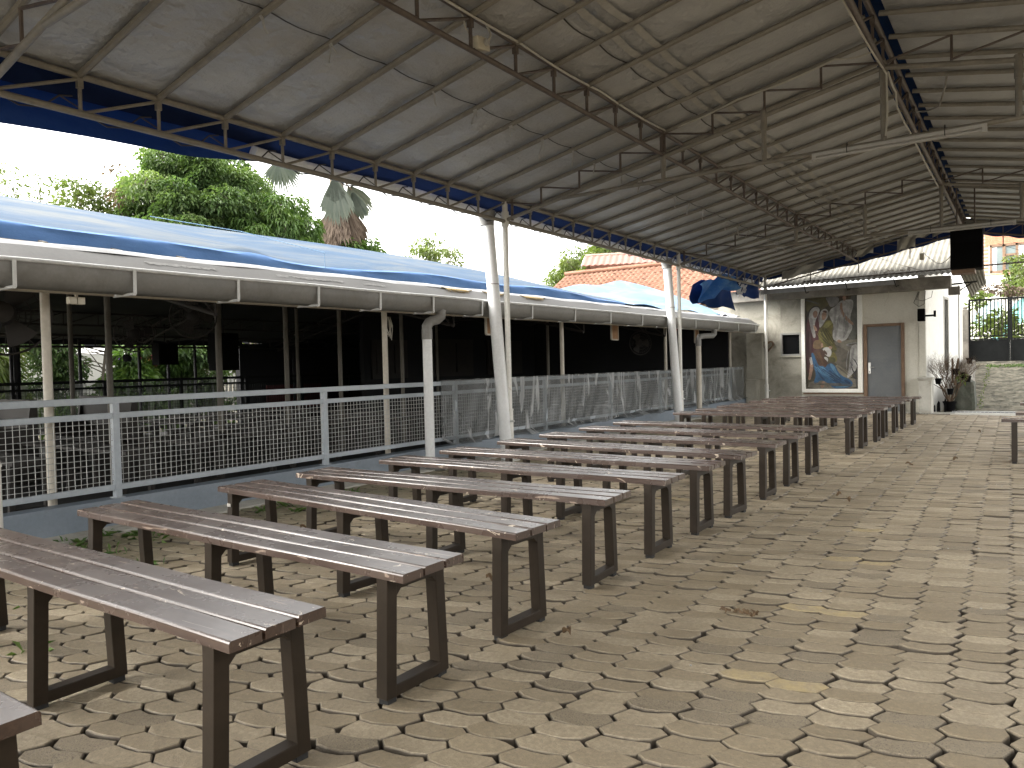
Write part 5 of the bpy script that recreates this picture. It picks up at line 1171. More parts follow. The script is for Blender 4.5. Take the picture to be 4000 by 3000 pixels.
for k in range(18):
    a = k * .7; L_ = 1.30 + .30 * ((k * 7) % 5) / 4
    fan((.26 * math.cos(a), .30 * math.sin(a) + .08, 6.85 - .10 * (k % 4)), (.36 * math.cos(a), .38 * math.sin(a) + .06, -1.0), L_, 13, .62, 'palm_dead', 'dead_leaf', .03, 50 + k, .055)

# ---- garden beyond the hall (seen through it)
b = MB(); b.bb(-17.6, -17.45, 3.0, 11.0, -.1, 1.62); gw = tag(b.ob('garden_wall', M['white_wall']), 'white garden wall seen through the dark hall', 'wall')
bn = thing('banner', 'banner with pink, orange and violet blocks on the garden wall', 'banner', (-17.40, 9.6, 1.2))
pal = [flat('banner_' + n, c) for n, c in (('violet', (.06, .02, .16)), ('pink', (.50, .02, .12)), ('orange', (.55, .22, .03)), ('white', (.7, .7, .7)), ('blue', (.06, .2, .45)))]
b = MB()
for k, (y0, y1, z0, z1, m) in enumerate(((8.75, 9.15, 1.38, 1.58, 0), (9.15, 9.3, 1.28, 1.60, 1), (9.3, 9.62, 1.26, 1.5, 2), (9.3, 9.75, 1.50, 1.60, 1), (9.62, 9.8, 1.20, 1.50, 1), (9.3, 10.1, .80, 1.24, 3), (9.75, 9.95, .72, 1.05, 4), (10.0, 10.5, 1.3, 1.6, 2), (10.1, 10.4, .85, 1.15, 2), (9.8, 10.1, .78, .92, 1))): b.bb(-17.438, -17.425 + .001 * k, y0, y1, z0, z1, m)
wob(b, 'print', pal, bn)
pf = thing('picket_fence', 'white picket fence behind the dark hall railing', 'fence', (-16.8, 11.5, 0))
b = MB(); b.bb(-.015, .015, -.03, .03, .25, 1.18); pk = b.mesh('picket', M['white_wall'])
for k in range(24): at('picket', pk, pf, (-16.6, 10.2 + k * .115, 0))
for z in (.45, 1.05):
    b = MB(); b.bb(-16.585, -16.565, 10.1, 13.0, z - .03, z + .03); wob(b, 'rail', M['white_wall'], pf)
def bush(nm, lab, c, rad, n, r, per, size, mat_, seed, asp=.4, droop=.2, group='plants in the garden beyond the hall'):
    tree(nm, lab, (c[0], c[1], -.1), (c[0], c[1], c[2]), .04, cluster(c, rad, n, r, seed), per, size, mat_, seed, group, asp, droop, True, .3, 'plant')
bush('fern_bush', 'pale fern-like plant at the left edge of the hall view', (-15.4, 5.5, 1.1), (.3, .28, .45), 8, .28, 90, .30, 'leaf_light', 31, .16, .8)
bush('conifer', 'dark green conifer left of the nearest hall post', (-16.0, 6.75, 1.25), (.35, .40, .7), 14, .34, 260, .10, 'leaf_dark', 32)
bush('leafy_bush', 'leafy garden bush right of the nearest hall post', (-15.6, 8.0, 1.05), (.3, .55, .35), 10, .30, 150, .20, 'leaf_mango', 33, .25)
bush('leafy_bush', 'leafy garden bush before the colourful banner', (-15.8, 8.9, 1.2), (.3, .5, .5), 9, .28, 120, .18, 'leaf_mango', 34, .25)
bush('leafy_bush', 'dense garden bush right of the second hall post', (-15.5, 9.5, 1.35), (.4, .45, .6), 14, .34, 240, .15, 'leaf_dark', 35)
bush('grassy_bush', 'spiky light plant before the white picket fence', (-15.5, 11.2, 1.35), (.3, .4, .4), 9, .3, 90, .34, 'leaf_light', 36, .12)
bush('leafy_bush', 'overhanging garden foliage at the top of the hall opening', (-15.6, 7.6, 1.85), (.4, 2.8, .25), 22, .32, 170, .16, 'leaf_dark', 37)
bush('leafy_bush', 'low green plants behind the far railing', (-15.2, 8.2, .35), (.4, 3.0, .35), 30, .35, 130, .15, 'leaf_mango', 38)
b = MB(); b.path([(-15.9, 10.15, -.1), (-15.9, 10.2, .9), (-15.8, 10.6, 1.35), (-15.7, 11.3, 1.9)], [.12, .11, .09, .07], 8)
tag(b.ob('leaning_trunk', M['bark'], smooth=True), 'pale leaning tree trunk in the garden behind the hall', 'tree trunk')
hp = thing('hanging_pot', 'small black hanging pot with a plant above the garden wall', 'pot', (-14.6, 7.5, 1.38))
b = MB(); b.lathe([(.07, 0), (.095, .13), (.10, .14)], 14); b.ob('pot', M['black'], hp, smooth=True)
b = MB()
for s in (-1, 0, 1): b.tube((0, .09 * s, .13), (0, 0, .55), .004, 4)
b.ob('chain', M['gutter'], hp)
P, N, T = crown_points([((0, 0, .22), (.16, .16, .12))], 70, 4, -.3); leaves('foliage', P, N, .16, 'leaf_mango', hp, .3, .25, 4, T)
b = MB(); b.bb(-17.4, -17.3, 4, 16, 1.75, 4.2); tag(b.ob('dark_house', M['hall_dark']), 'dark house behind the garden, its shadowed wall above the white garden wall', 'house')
b = MB(); b.bb(-13.5, -13.46, 9.9, 11.4, .30, .82); tag(b.ob('red_board', M['dim_red']), 'dim red board leaning at the far railing of the hall', 'board')

# hall fittings
def fan_unit(x, y, z, rad, lab, rz, mt='hall_dark'):
    t = thing('wall_fan', lab, 'fan', (x, y, z), rz, 'wall fans in the dark hall')
    b = MB()
    for rr in (.3, .55, .8, 1.0):
        b.path([(.10 * math.sqrt(max(0, 1 - (rr * .9) ** 2)), rad * rr * math.cos(a), rad * rr * math.sin(a)) for a in [k * 2 * math.pi / 28 for k in range(29)]], .004 if rr < 1 else .009, 5, cap=False)
    for k in range(28):
        a = k * 2 * math.pi / 28; b.path([(.10, .05 * math.cos(a), .05 * math.sin(a)), (.075, rad * .6 * math.cos(a), rad * .6 * math.sin(a)), (0, rad * math.cos(a), rad * math.sin(a))], .0025, 4, cap=False)
    b.ob('cage', M['hall_wood'], t)
    b = MB()
    for k in range(3):
        a0 = k * 2.094; b.grid(lambda u, v: (.03 - .03 * v, (.06 + (rad * .82 - .06) * u) * math.cos(a0 + (v - .5) * .9), (.06 + (rad * .82 - .06) * u) * math.sin(a0 + (v - .5) * .9)), 6, 5)
    b.ob('blades', M['hall_wood'], t, smooth=True, solid=.004)
    b = MB(); b.path([(-.20, 0, 0), (-.18, 0, 0), (-.03, 0, 0), (.0, 0, 0)], [.04, .08, .09, .05], 14); b.ob('motor', M['hall_wood'], t, smooth=True)
    b = MB(); b.path([(-.15, 0, -.05), (-.2, .02, -.12), (-.3, .1, -.12)], .015, 6); b.ob('arm', M['hall_dark'], t)
fan_unit(-6.35, 2.34, 1.60, .31, 'large caged fan beside the nearest cream hall post', R(155))
fan_unit(-9.0, 4.72, 1.62, .22, 'small dark fan on a hall post right of the nearest fan', R(-30))
fan_unit(-7.5, 4.60, 1.74, .24, 'dark fan under the hall roof near the second post', R(-40))
fan_unit(-7.0, 14.9, 1.55, .26, 'dark fan at the right part of the hall near the red ribbon', R(-40))
for x, y, z0, z1, w, lab in ((-12.6, 7.15, 1.28, 1.66, .36, 'dark box speaker hanging at the far eave of the hall'), (-10.6, 7.0, 1.15, 1.75, .40, 'large dark speaker hung in the middle of the hall'), (-12.9, 8.35, 1.3, 1.62, .24, 'small dark speaker by the far hall posts')):
    t = thing('hall_speaker', lab, 'speaker', (x, y, z0), 0, 'speakers hung inside the dark hall')
    b = MB(); b.bb(-.12, .12, -w / 2, w / 2, 0, z1 - z0); b.ob('cabinet', M['black'], t, bevel=.01)
    b = MB(); b.bb(.121, .126, -w / 2 + .02, w / 2 - .02, .02, z1 - z0 - .02); b.ob('grille', M['black_cloth'], t)
    b = MB(); b.tube((0, 0, z1 - z0), (0, 0, z1 - z0 + .5), .012, 6); b.ob('hanger', M['hall_dark'], t)
for y, z0, z1, lab in ((7.95, 1.545, 1.80, 'wood-backed board hanging by the first leaning white pipe'), (11.55, 1.535, 1.80, 'tilted wood-backed board hanging between the two leaning white pipes'), (15.45, 1.53, 1.83, 'wood-backed board hanging behind the cream downpipe')):
    t = thing('hanging_board', lab, 'board', (-5.9, y, z0), R(-90) + R(8), 'wood-backed boards hanging from the hall eave')
    b = MB(); b.bb(-.17, .17, -.008, .008, 0, z1 - z0); b.ob('board', M['board_wood'], t)
    b = MB()
    for q in ((-.18, -.16, -.005, z1 - z0), (.16, .18, -.005, z1 - z0)): b.bb(q[0], q[1], -.014, .014, q[2], q[3])
    b.bb(-.16, .16, -.014, .014, -.015, .006); b.bb(-.16, .16, -.014, .014, z1 - z0 - .006, z1 - z0 + .015); b.ob('frame', M['cream_post'], t)
b = MB()
for k in range(4): b.path([(-5.9, 5.95 + .02 * k, 1.70), (-5.9, 5.90 + .05 * k, 1.60), (-5.9, 5.97 + .02 * k, 1.50 - .02 * k), (-5.9, 6.04 - .01 * k, 1.60), (-5.9, 5.98, 1.70)], .005, 5)
tag(b.ob('cable_coil', M['cable'], smooth=True), 'coil of pale cable hanging under the hall eave right of the second cream post', 'cable coil')
b = MB()
for k in range(5): b.path([(-5.40, 13.0, 1.74), (-5.37, 13.0 + .05 * math.cos(k), 1.72 + .04 * math.sin(k * 2)), (-5.38, 13.03 - .02 * k, 1.66)], .012, 5)
tag(b.ob('red_ribbon', M['red'], smooth=True), 'small red ribbon tied to the hall eave pipe', 'ribbon')
jb = thing('junction_box', 'pair of cream electrical boxes under the hall gutter near the first post', 'electrical box', (-5.45, 2.45, 1.58))
for y in (2.40, 2.455):
    b = MB(); b.bb(-5.47, -5.42, y, y + .05, 1.615, 1.665); wob(b, 'box', M['bakelite'], jb, bevel=.004)
b = MB(); b.tube((-5.44, 2.455, 1.66), (-5.44, 2.455, 1.76), .012, 8); wob(b, 'conduit', M['bakelite'], jb)
b = MB(); b.bb(-5.8, -5.75, 14.6, 14.62, 1.5, 1.6)
# wire clutter: switch box on the middle truss, tube lights, cables
sb = thing('socket_box', 'cream socket box with a plug on the lower pipe of the middle truss', 'socket box', (-2.99, 3.95, 3.24))
b = MB(); b.box((-2.97, 3.95, 3.262), (.06, .13, .085), Euler((R(8), 0, 0)).to_matrix()); wob(b, 'box', M['bakelite'], sb, bevel=.008)
b = MB(); b.tube((-2.94, 3.965, 3.27), (-2.915, 3.965, 3.272), .022, 12); wob(b, 'plug', M['lamp_white'], sb, smooth=True)
b = MB(); b.path([(-2.915, 3.97, 3.28), (-2.92, 4.0, 3.33), (-2.95, 4.02, 3.38), (-2.97, 4.0, 3.43)], .007, 6); b.path([(-2.99, 3.90, 3.28), (-3.0, 3.83, 3.34), (-2.99, 3.78, 3.42)], .006, 6); wob(b, 'lead', M['cable'], sb, smooth=True)
def tube_light(x0, x1, y, z, lab):
    t = thing('tube_light', lab, 'lamp', ((x0 + x1) / 2, y, z), 0, 'tube lights under the canopy tie pipes')
    b = MB(); b.bb(x0, x1, y - .022, y + .022, z, z + .03); wob(b, 'housing', M['lamp_white'], t, bevel=.004)
    b = MB(); b.tube((x0 + .03, y, z - .018), (x1 - .03, y, z - .018), .014, 12); wob(b, 'tube', M['lamp_white'], t, smooth=True)
    for x in (x0, x1 - .035):
        b = MB(); b.bb(x, x + .035, y - .02, y + .02, z - .036, z + .004); wob(b, 'end_cap', M['lamp_white'], t, bevel=.003)
    for f_ in (.22, .78):
        x = x0 + (x1 - x0) * f_; b = MB(); b.path([(x, y + .03 * math.cos(a), z + .03 + .045 * math.sin(a)) for a in [k * 2 * math.pi / 10 for k in range(11)]], .004, 5); wob(b, 'strap', M['dark_cable'], t)
YT1, YT2 = Y0 + 9 * DY, Y0 + 19 * DY
tube_light(-1.55, -.24, YT1 - .035, 2.905, 'near white tube light strapped under the first canopy tie pipe')
tube_light(-1.40, -.10, YT2 - .035, 2.905, 'far white tube light strapped under the second tie pipe, above the black speaker')
def cable(nm, lab, pts, r=.007, mt='cable', cat='cable'):
    b = MB(); q = []
    for k in range(len(pts) - 1):
        a_, c_ = Vector(pts[k]), Vector(pts[k + 1])
        for s in range(6): q.append(a_.lerp(c_, s / 6) + Vector((0, 0, -.02 * math.sin(math.pi * s / 6))))
    q.append(Vector(pts[-1])); b.path(q, r, 6); tag(b.ob(nm, M[mt], smooth=True), lab, cat)
cable('cable', 'pale cable clipped along the upper pipe of the middle truss', [(-2.95, 2.8, zt(-2.95) + .0), (-2.95, 4.4, zt(-2.95) - .01), (-2.95, 5.6, zt(-2.95)), (-2.94, YT1, zt(-2.94)), (-2.2, YT1 - .04, zt(-2.2) - .01), (-1.35, YT1 - .04, zt(-1.35) - .03), (-1.05, YT1, zt(XC) - .1)], .009)
cable('cable', 'pale cable running down the ridge hanger to the near tube light', [(XC - .03, 4.2, 3.58), (XC - .03, 5.6, 3.56), (XC + .03, YT1 - .03, 3.5), (XC + .035, YT1 - .03, 3.2), (XC + .02, YT1 - .04, 2.98)], .008)
cable('cable', 'pale cable drooping beneath the lower pipe of the ridge truss', [(XC + .04, YT1, 3.52), (XC + .03, YT1 + .5, 3.50), (XC - .02, YT1 + 1.0, 3.51), (XC - .03, YT1 + 2.0, 3.53), (XC - .03, YT2, 3.52)], .008)
cable('cable', 'single cable slanting from the right roof truss to the ridge', [(-.51, YT1 - .02, 3.39), (-.62, 7.6, 3.34), (-.85, 8.2, 3.50), (-.93, 8.5, 3.62)], .008, 'pipe')
cable('cable', 'thin cable drooping from the far gable to the hanging speaker', [(-1.75, YE, 3.30), (-1.5, 16.6, 3.0), (-1.25, 15.4, 2.78), (-.98, 13.9, 2.75)], .006, 'gutter')
cable('cable', 'thin cable dangling beside the last cream column', [(-4.85, 17.2, 2.72), (-4.80, 17.2, 2.4), (-4.87, 17.2, 2.1)], .005, 'gutter')
for k, (x0, x1, z0) in enumerate(((-3.9, -2.9, 3.0), (-2.6, -1.6, 3.25), (-.45, .5, 3.3), (-.2, .9, 3.3))):
    cable('wire', ['thin dark wire crossing the far gable at its left', 'thin dark wire crossing the far gable near its middle', 'thin dark wire crossing before the brick house window', 'second thin dark wire crossing before the brick house window'][k], [(x0, YE + .02, z0), (x1, YE - .02, z0 - .42)], .004, 'dark_cable', 'wire')
jb2 = thing('cream_switch', 'small cream box hanging from the far gable truss', 'electrical box', (-1.75, YE - .03, 3.12))
b = MB(); b.bb(-1.79, -1.71, YE - .06, YE - .01, 3.10, 3.24); wob(b, 'box', M['bakelite'], jb2, bevel=.006)

# ================================================================== HOUSES BEYOND
# red tiled house
rh = thing('tiled_house', 'house with a weathered red clay tile roof behind the hall', 'house', (-12, 27.5, 0))
RZ, RYF, RYT = 4.98, 23.6, 27.2       # ridge height, eave y, ridge y
EZ = 3.05
tb = MB()
def tile_mesh():
    b = MB(); n = 8; w, l = .25, .34
    def fn(u, v):
        s_ = math.sin(u * 2 * math.pi * .98); return (w * (u - .5) * 1.02, -l * (1 - v), .030 * s_ + .022 * (1 - v))
    b.grid(fn, n, 1)
    return b.mesh('tile', M['tile'], smooth=True, solid=.010)
tmesh = tile_mesh()
sl_len = math.hypot(RYT - RYF, RZ - EZ); rows = int(sl_len / .30); th_ = math.atan2(RZ - EZ, RYT - RYF)
tiles = []
for r_i in range(rows):
    s_ = (r_i + 1) * .30; y = RYF + s_ * math.cos(th_); z = EZ + s_ * math.sin(th_)
    xl = -15.9 + (y - RYF) * .0; xr = -7.6 - max(0, (y - RYF) * .62)
    x = xl
    while x < xr:
        q = view(x, y, z)
        if q and -.02 < q[0] < 1.02: tiles.append((x, y, z, q))
        x += .232
vis = [t_ for t_ in tiles if t_[3][1] > .33 and .54 < t_[3][0] < .73]
vis.sort(key=lambda t_: t_[3][2]); near_t = set(id(t_) for t_ in vis[:300])
verts0 = np.array([v.co[:] for v in tmesh.vertices]); faces0 = [tuple(p.vertices) for p in tmesh.polygons]
vv, ff, oo = [], [], 0; cth, sth = math.cos(th_), math.sin(th_)
for t_ in tiles:
    x, y, z, q = t_; jx, jr = rng.uniform(-.01, .01), rng.uniform(-.02, .02)
    if id(t_) in near_t: at('tile', tmesh, rh, (x + jx, y, z), (th_ + jr, 0, rng.uniform(-.03, .03)))
    else:
        w = np.c_[verts0[:, 0] + x + jx, verts0[:, 1] * cth - verts0[:, 2] * sth + y, verts0[:, 1] * sth + verts0[:, 2] * cth + z]
        vv.append(w); ff += [tuple(i + oo for i in f) for f in faces0]; oo += len(verts0)
me = bpy.data.meshes.new('tile_field'); me.from_pydata(np.vstack(vv).tolist(), [], ff); me.materials.append(M['tile']); me.polygons.foreach_set('use_smooth', [True] * len(ff))
tag(link('tile_field', me, rh, -rh.location), kind='stuff')
b = MB(); b.add([(-16.2, RYF + .1, EZ - .05), (-7.3, RYF + .1, EZ - .05), (-9.9, RYT, RZ - .06), (-16.2, RYT, RZ - .06)], [(0, 1, 2, 3)]); b.add([(-7.3, RYF + .1, EZ - .05), (-7.3, 31, EZ - .05), (-9.9, RYT + .3, RZ - .06)], [(0, 1, 2)])
wob(b, 'roof_deck', M['tile'], rh)
b = MB(); b.bb(-16, -7.8, RYF + .5, 31, -.1, EZ); wob(b, 'wall', M['plaster'], rh)
for k in range(22):
    x = -16.2 + k * .3; b = MB(); b.tube((x, RYT, RZ + .03 + .01 * (k % 2)), (x + .31, RYT, RZ + .035), .085, 8); wob(b, 'ridge_tile', M['tile'], rh, smooth=True)
for k in range(12):
    f0, f1 = k / 12, (k + 1.05) / 12; p = Vector((-9.6, RYT, RZ + .02)).lerp(Vector((-7.35, RYF + .1, EZ + .02)), f0); q = Vector((-9.6, RYT, RZ + .02)).lerp(Vector((-7.35, RYF + .1, EZ + .02)), f1)
    b = MB(); b.tube(p, q, .08, 8); wob(b, 'hip_tile', M['concrete'], rh, smooth=True)
# small gabled roof poking up behind the ridge
gb_ = thing('gable_roof', 'small pinkish gabled tile roof behind the ridge of the red tiled house', 'roof', (-14.5, 29.5, 4.9))
GX, GZ_, GYF = -16.2, 6.05, 28.3
dirv = Vector((.92, .39, 0)).normalized(); prp = Vector((-.39, .92, 0))
def gpt(a_, c_, z): p = Vector((GX, 29.2, 0)) + dirv * a_ + prp * c_; return (p.x, p.y, z)
for s in (-1, 1):
    b = MB(); b.grid(lambda u, v: gpt(-.1 + 4.2 * u, s * 1.5 * (1 - v), 5.35 + .62 * v + .018 * math.sin(u * 100)), 120, 10); wob(b, 'slope', flat('pink_tile' + ('a' if s > 0 else 'b'), (.26, .125, .10), .85), gb_, smooth=True, solid=.03)
for k in range(15):
    b = MB(); b.tube(gpt(-.1 + k * .285, 0, 6.0 + .012 * (k % 2)), gpt(.2 + k * .285, 0, 6.0), .08, 8); wob(b, 'ridge_tile', flat('ridge_pale' + str(k % 2), (.30, .22, .18), .85) if k < 2 else bpy.data.materials['ridge_pale' + str(k % 2)], gb_, smooth=True)
for s in (-1, 1):
    b = MB(); b.bar(gpt(-.12, 0, 5.93), gpt(-.12, s * 1.5, 5.31), .03, .13); wob(b, 'barge_board', M['lamp_white'], gb_)
b = MB(); b.add([gpt(.05, -1.45, 5.2), gpt(.05, 1.45, 5.2), gpt(.05, 0, 5.9)], [(0, 1, 2)]); wob(b, 'gable_wall', M['brown_wood'], gb_)
# brick house up the slope at the right
bh = thing('brick_house', 'red brick house with wood-framed windows above the gate', 'house', (0, 35, 0))
bx0, bx1, bz0, bz1 = -1.42, 3.2, 4.25, 7.5
W1 = (-1.16, .08, 4.38, 5.46); W2 = (.6, 1.9, 4.38, 5.46)
b = MB()
for x0, x1, z0, z1 in ((bx0, W1[0], bz0, bz1), (W1[1], W2[0], bz0, bz1), (W2[1], bx1, bz0, bz1), (W1[0], W1[1], bz0, W1[2]), (W1[0], W1[1], W1[3], bz1), (W2[0], W2[1], bz0, W2[2]), (W2[0], W2[1], W2[3], bz1)): b.bb(x0, x1, 35.012, 35.2, z0, z1)
wob(b, 'mortar', M['mortar'], bh)
bb_ = MB(); nb = 0
b = MB(); b.bb(-.104, .104, 0, .03, -.03, .03); brm = b.mesh('brick', M['brick_house']); bf_ = MB()
for r_i in range(int((bz1 - bz0) / .072)):
    z = bz0 + .036 + r_i * .072; x = bx0 + (.11 if r_i % 2 else 0) + .1
    while x < bx1 - .1:
        blocked = any(w[0] - .104 < x < w[1] + .104 and w[2] - .03 < z < w[3] + .03 for w in (W1, W2))
        if not blocked:
            q = view(x, 35, z)
            if q and .955 < q[0] < 1.0 and q[1] > .30 and nb < 300 and z < 5.7: at('brick', brm, bh, (x, 35 - .006 * rng.random(), z)); nb += 1
            else: bf_.bb(x - .104, x + .104, 35.0, 35.03, z - .03, z + .03)
        x += .22
o_ = wob(bf_, 'brick_field', M['brick_house'], bh); o_['kind'] = 'stuff'
for w in (W1, W2):
    wd = link('window', None, bh, Vector((w[0], 35.0, w[2])) - bh.location)
    for x0, x1, z0, z1 in ((w[0], w[0] + .07, w[2], w[3]), (w[1] - .07, w[1], w[2], w[3]), (w[0] + .42, w[0] + .52, w[2], w[3]), (w[0] + .85, w[0] + .93, w[2], w[3]), (w[0], w[1], w[3] - .07, w[3] + .02), (w[0], w[1], w[2] - .03, w[2] + .06), (w[0] + .5, w[0] + .87, w[2] + .62, w[2] + .70)):
        b = MB(); b.bb(x0, x1, 35.0, 35.09, z0, z1); wob(b, 'frame', M['brown_wood'], wd)
    b = MB(); b.bb(w[0], w[1], 35.06, 35.075, w[2], w[3]); wob(b, 'pane', M['glass'], wd)
    for x0, x1 in ((w[0] + .07, w[0] + .22), (w[1] - .32, w[1] - .1)):
        b = MB(); b.grid(lambda u, v: (x0 + (x1 - x0) * u + .02 * v * math.sin(u * 20), 35.05 + .008 * math.sin(u * 25), w[2] + .05 + (w[3] - w[2] - .1) * v), 14, 4); wob(b, 'curtain', M['curtain'], wd)
b = MB(); b.bb(bx0, 3.4, 34.85, 35.011, 3.3, 4.24); wob(b, 'plinth', M['white_wall'], bh)
b = MB(); b.grid(lambda u, v: (bx0 - .5 + 5.5 * u, 34.4 + 3.4 * v, 7.4 + 1.2 * v), 2, 2); wob(b, 'roof', M['tile'], bh, solid=.06)
# painted wall with overgrown top behind the gate
pw = thing('painted_wall', 'white retaining wall with faded turquoise paint behind the gate', 'wall', (.3, 30, 0))
b = MB(); b.bb(-2.0, 3.5, 30.0, 30.2, .2, 3.05); wob(b, 'panel', M['white_wall'], pw)
tq = flat('turquoise_paint', (.22, .50, .50)); tq2 = flat('pale_blue_paint', (.42, .56, .60))
b = MB()
for k, (p, m) in enumerate(((S(-1.6, 2.2, -1.2, 2.9, -.6, 2.95, -.7, 2.3, -1.2, 2.0), 1), (S(-.55, 2.4, -.2, 3.0, .4, 3.0, .5, 2.5, .1, 2.2, -.3, 2.1), 0), (S(-.9, 1.4, -.5, 1.7, -.3, 2.2, -.55, 2.2, -1.0, 1.8), 0), (S(.0, 1.3, .5, 1.5, .8, 2.1, .4, 2.0), 1))):
    q = smooth_poly(p, 2); b.add([(x, 29.993 - .001 * k, z) for x, z in q], [tuple(range(len(q)))], m)
me_o = wob(b, 'paint', [tq, tq2], pw)
P, N, T = crown_points([((-1.3 + .33 * k, 30.1, 3.25 + .10 * math.sin(k * 1.3)), (.30, .25, .18)) for k in range(14)], 90, 61, .2)
leaves('dry_creeper', P - np.array(pw.location), N, .16, 'palm_dead', pw, .35, .2, 61, T)
GP = 'plants around the gate'
bush('shrub', 'yellow-green shrub growing over the painted wall at the right', (.05, 30.6, 3.75), (.5, .3, .5), 10, .26, 60, .14, 'leaf_light', 62, .3, .2, GP)
bush('climber', 'left climbing plant up the brick house wall', (-.55, 34.6, 4.1), (.10, .1, .85), 10, .16, 50, .14, 'leaf_light', 63, .5, .3, GP)
bush('climber', 'right climbing plant up the brick house wall', (-.18, 34.5, 4.2), (.12, .1, .95), 12, .18, 55, .14, 'leaf_light', 64, .5, .3, GP)
bush('shrub', 'bright shrub behind the left leaf of the gate', (-.95, 26.6, 1.75), (.35, .3, .55), 9, .26, 45, .20, 'leaf_light', 65, .2, -.1, GP)
bush('shrub', 'spiky green plant behind the middle of the gate', (-.55, 26.2, 1.85), (.25, .3, .55), 7, .22, 40, .32, 'leaf_light', 66, .10, -.5, GP)
bush('shrub', 'green shrub behind the right leaf of the gate', (.15, 26.5, 1.9), (.35, .3, .7), 8, .24, 40, .20, 'leaf_light', 67, .25, 0, GP)
bush('shrub', 'yellow leaves over the top of the gate pillar', (-1.25, 27, 2.85), (.2, .3, .2), 5, .16, 40, .16, 'leaf_light', 68, .35, 0, GP)

# ---- bare potted shrub with little pots
ps = thing('potted_shrub', 'bare brown twiggy shrub in a black pot against the white side wall', 'shrub', (-1.33, 17.98, -.07))
b = MB(); b.lathe([(.085, 0), (.115, .17), (.13, .19), (.13, .215), (.115, .215), (.10, .19)], 20); b.ob('pot', M['black'], ps, smooth=True)
b = MB(); r3 = random.Random(21)
def grow(p, d, L, r, lvl):
    q = p + d * L; m2 = p.lerp(q, .5) + Vector((r3.uniform(-1, 1), r3.uniform(-1, 1), r3.uniform(-.5, .5))) * L * .10
    b.path([p, m2, q], [r, r * .85, r * .7], 5 if lvl < 2 else 4, cap=False)
    if lvl >= 6: return
    for k in range(3 if lvl < 3 else 2):
        nd = (d + Vector((r3.uniform(-1, 1), r3.uniform(-1, 1) * .8, r3.uniform(-.25, .75))) * (.62 if lvl else .8)).normalized(); grow(q, nd, L * r3.uniform(.68, .86), r * .60, lvl + 1)
for k in range(7): grow(Vector((.012 * k - .03, .01 * (k % 3), .22)), Vector((-.42 + .15 * k, .25 * math.sin(k * 2), 1)).normalized(), .27, .014, 0)
b.path([(0, 0, .2), (-.08, -.02, .42), (-.20, -.05, .60)], [.025, .022, .018], 6); b.path([(.1, 0, .55), (.14, 0, .95), (.17, 0, 1.12)], [.03, .026, .022], 6); b.path([(.06, 0, .6), (.06, 0, 1.12)], [.024, .02], 6)
b.ob('branches', M['twig'], ps)
for k, (x, y, z) in enumerate(((-.20, -.06, .58), (.02, -.08, .36), (.12, -.08, .78), (.33, .05, .62), (.36, .1, 1.0), (.24, 0, .70))):
    t = thing('small_pot', ['small black pot at the tip of the left branch of the twiggy shrub', 'small black pot low in the middle of the twiggy shrub', 'small black pot in the upper middle of the twiggy shrub', 'small black pot at the lower right of the twiggy shrub', 'small black pot at the upper right of the twiggy shrub', 'small black pot beside the green leaf of the twiggy shrub'][k], 'pot', (-1.33 + x, 17.98 + y, z - .07), 0, 'small pots hung on the twiggy shrub')
    b = MB(); b.lathe([(.045, 0), (.06, .10), (.066, .11), (.066, .125), (.055, .125), (.05, .11)], 12); b.ob('pot', M['black'], t, smooth=True)
P, N, T = crown_points([((-1.08, 17.95, .66), (.07, .07, .10))], 26, 71, 0); o_ = leaves('green_sprig', P - np.array((-1.33, 17.98, -.07)), N, .11, 'leaf_light', ps, .45, .25, 71, T)
b = MB()  # thin black upright shapes by the wall foot
for k, (x0, w, h) in enumerate(((-1.56, .07, .16), (-1.43, .05, .22), (-1.62, .04, .08))):
    b.prism([(x0, -.075), (x0 + w, -.075), (x0 + w * .9, h - .04), (x0 + w * .5, h), (x0 + .01, h * .6)], lambda u, v, d: (u, d, v), 17.85, 17.88)
tag(b.ob('wall_hole', M['black']), 'dark jagged scraps leaning at the foot of the white side wall', 'scrap')

# ================================================================== SMALL THINGS ON THE GROUND
def tuft(x, y, n, h, sd):
    r_ = np.random.default_rng(sd); P = np.c_[x + r_.normal(0, .05, n), y + r_.normal(0, .035, n), np.full(n, -.012)]
    d = r_.normal(0, .8, (n, 3)); d[:, 2] = np.abs(d[:, 2]) * .5 + .35; return P, d
PT, DT = [], []
r4 = random.Random(8)
spots = [(-5.28, 2.5, 26), (-5.05, 2.62, 40), (-4.85, 2.62, 26), (-5.18, 2.27, 30), (-5.1, 2.08, 18), (-4.7, 2.3, 14), (-4.95, 2.18, 16), (-4.83, 2.9, 14), (-5.12, 3.05, 24), (-4.98, 3.6, 36), (-5.05, 3.85, 30), (-4.75, 3.75, 12), (-4.67, 5.42, 30), (-4.9, 5.0, 12), (-5.0, 4.5, 20), (-4.4, 1.75, 8), (-3.9, 1.5, 6), (-4.2, 2.25, 8), (-5.1, 1.6, 30), (-4.9, 1.9, 20), (-3.3, 1.25, 6), (-3.1, 1.9, 5)]
for k, (x, y, n) in enumerate(spots):
    p, d = tuft(x, y, n, .08, 100 + k); PT.append(p); DT.append(d)
tag(leaves('weeds', np.vstack(PT), np.vstack(DT), .075, 'grass', None, .14, .1, 77), 'grass', None) if False else None
wd = leaves('weeds', np.vstack(PT), np.vstack(DT), .10, 'grass', None, .13, .1, 77); tag(wd, 'green weeds sprouting between the pavers along the low wall', 'weeds', None, 'stuff')
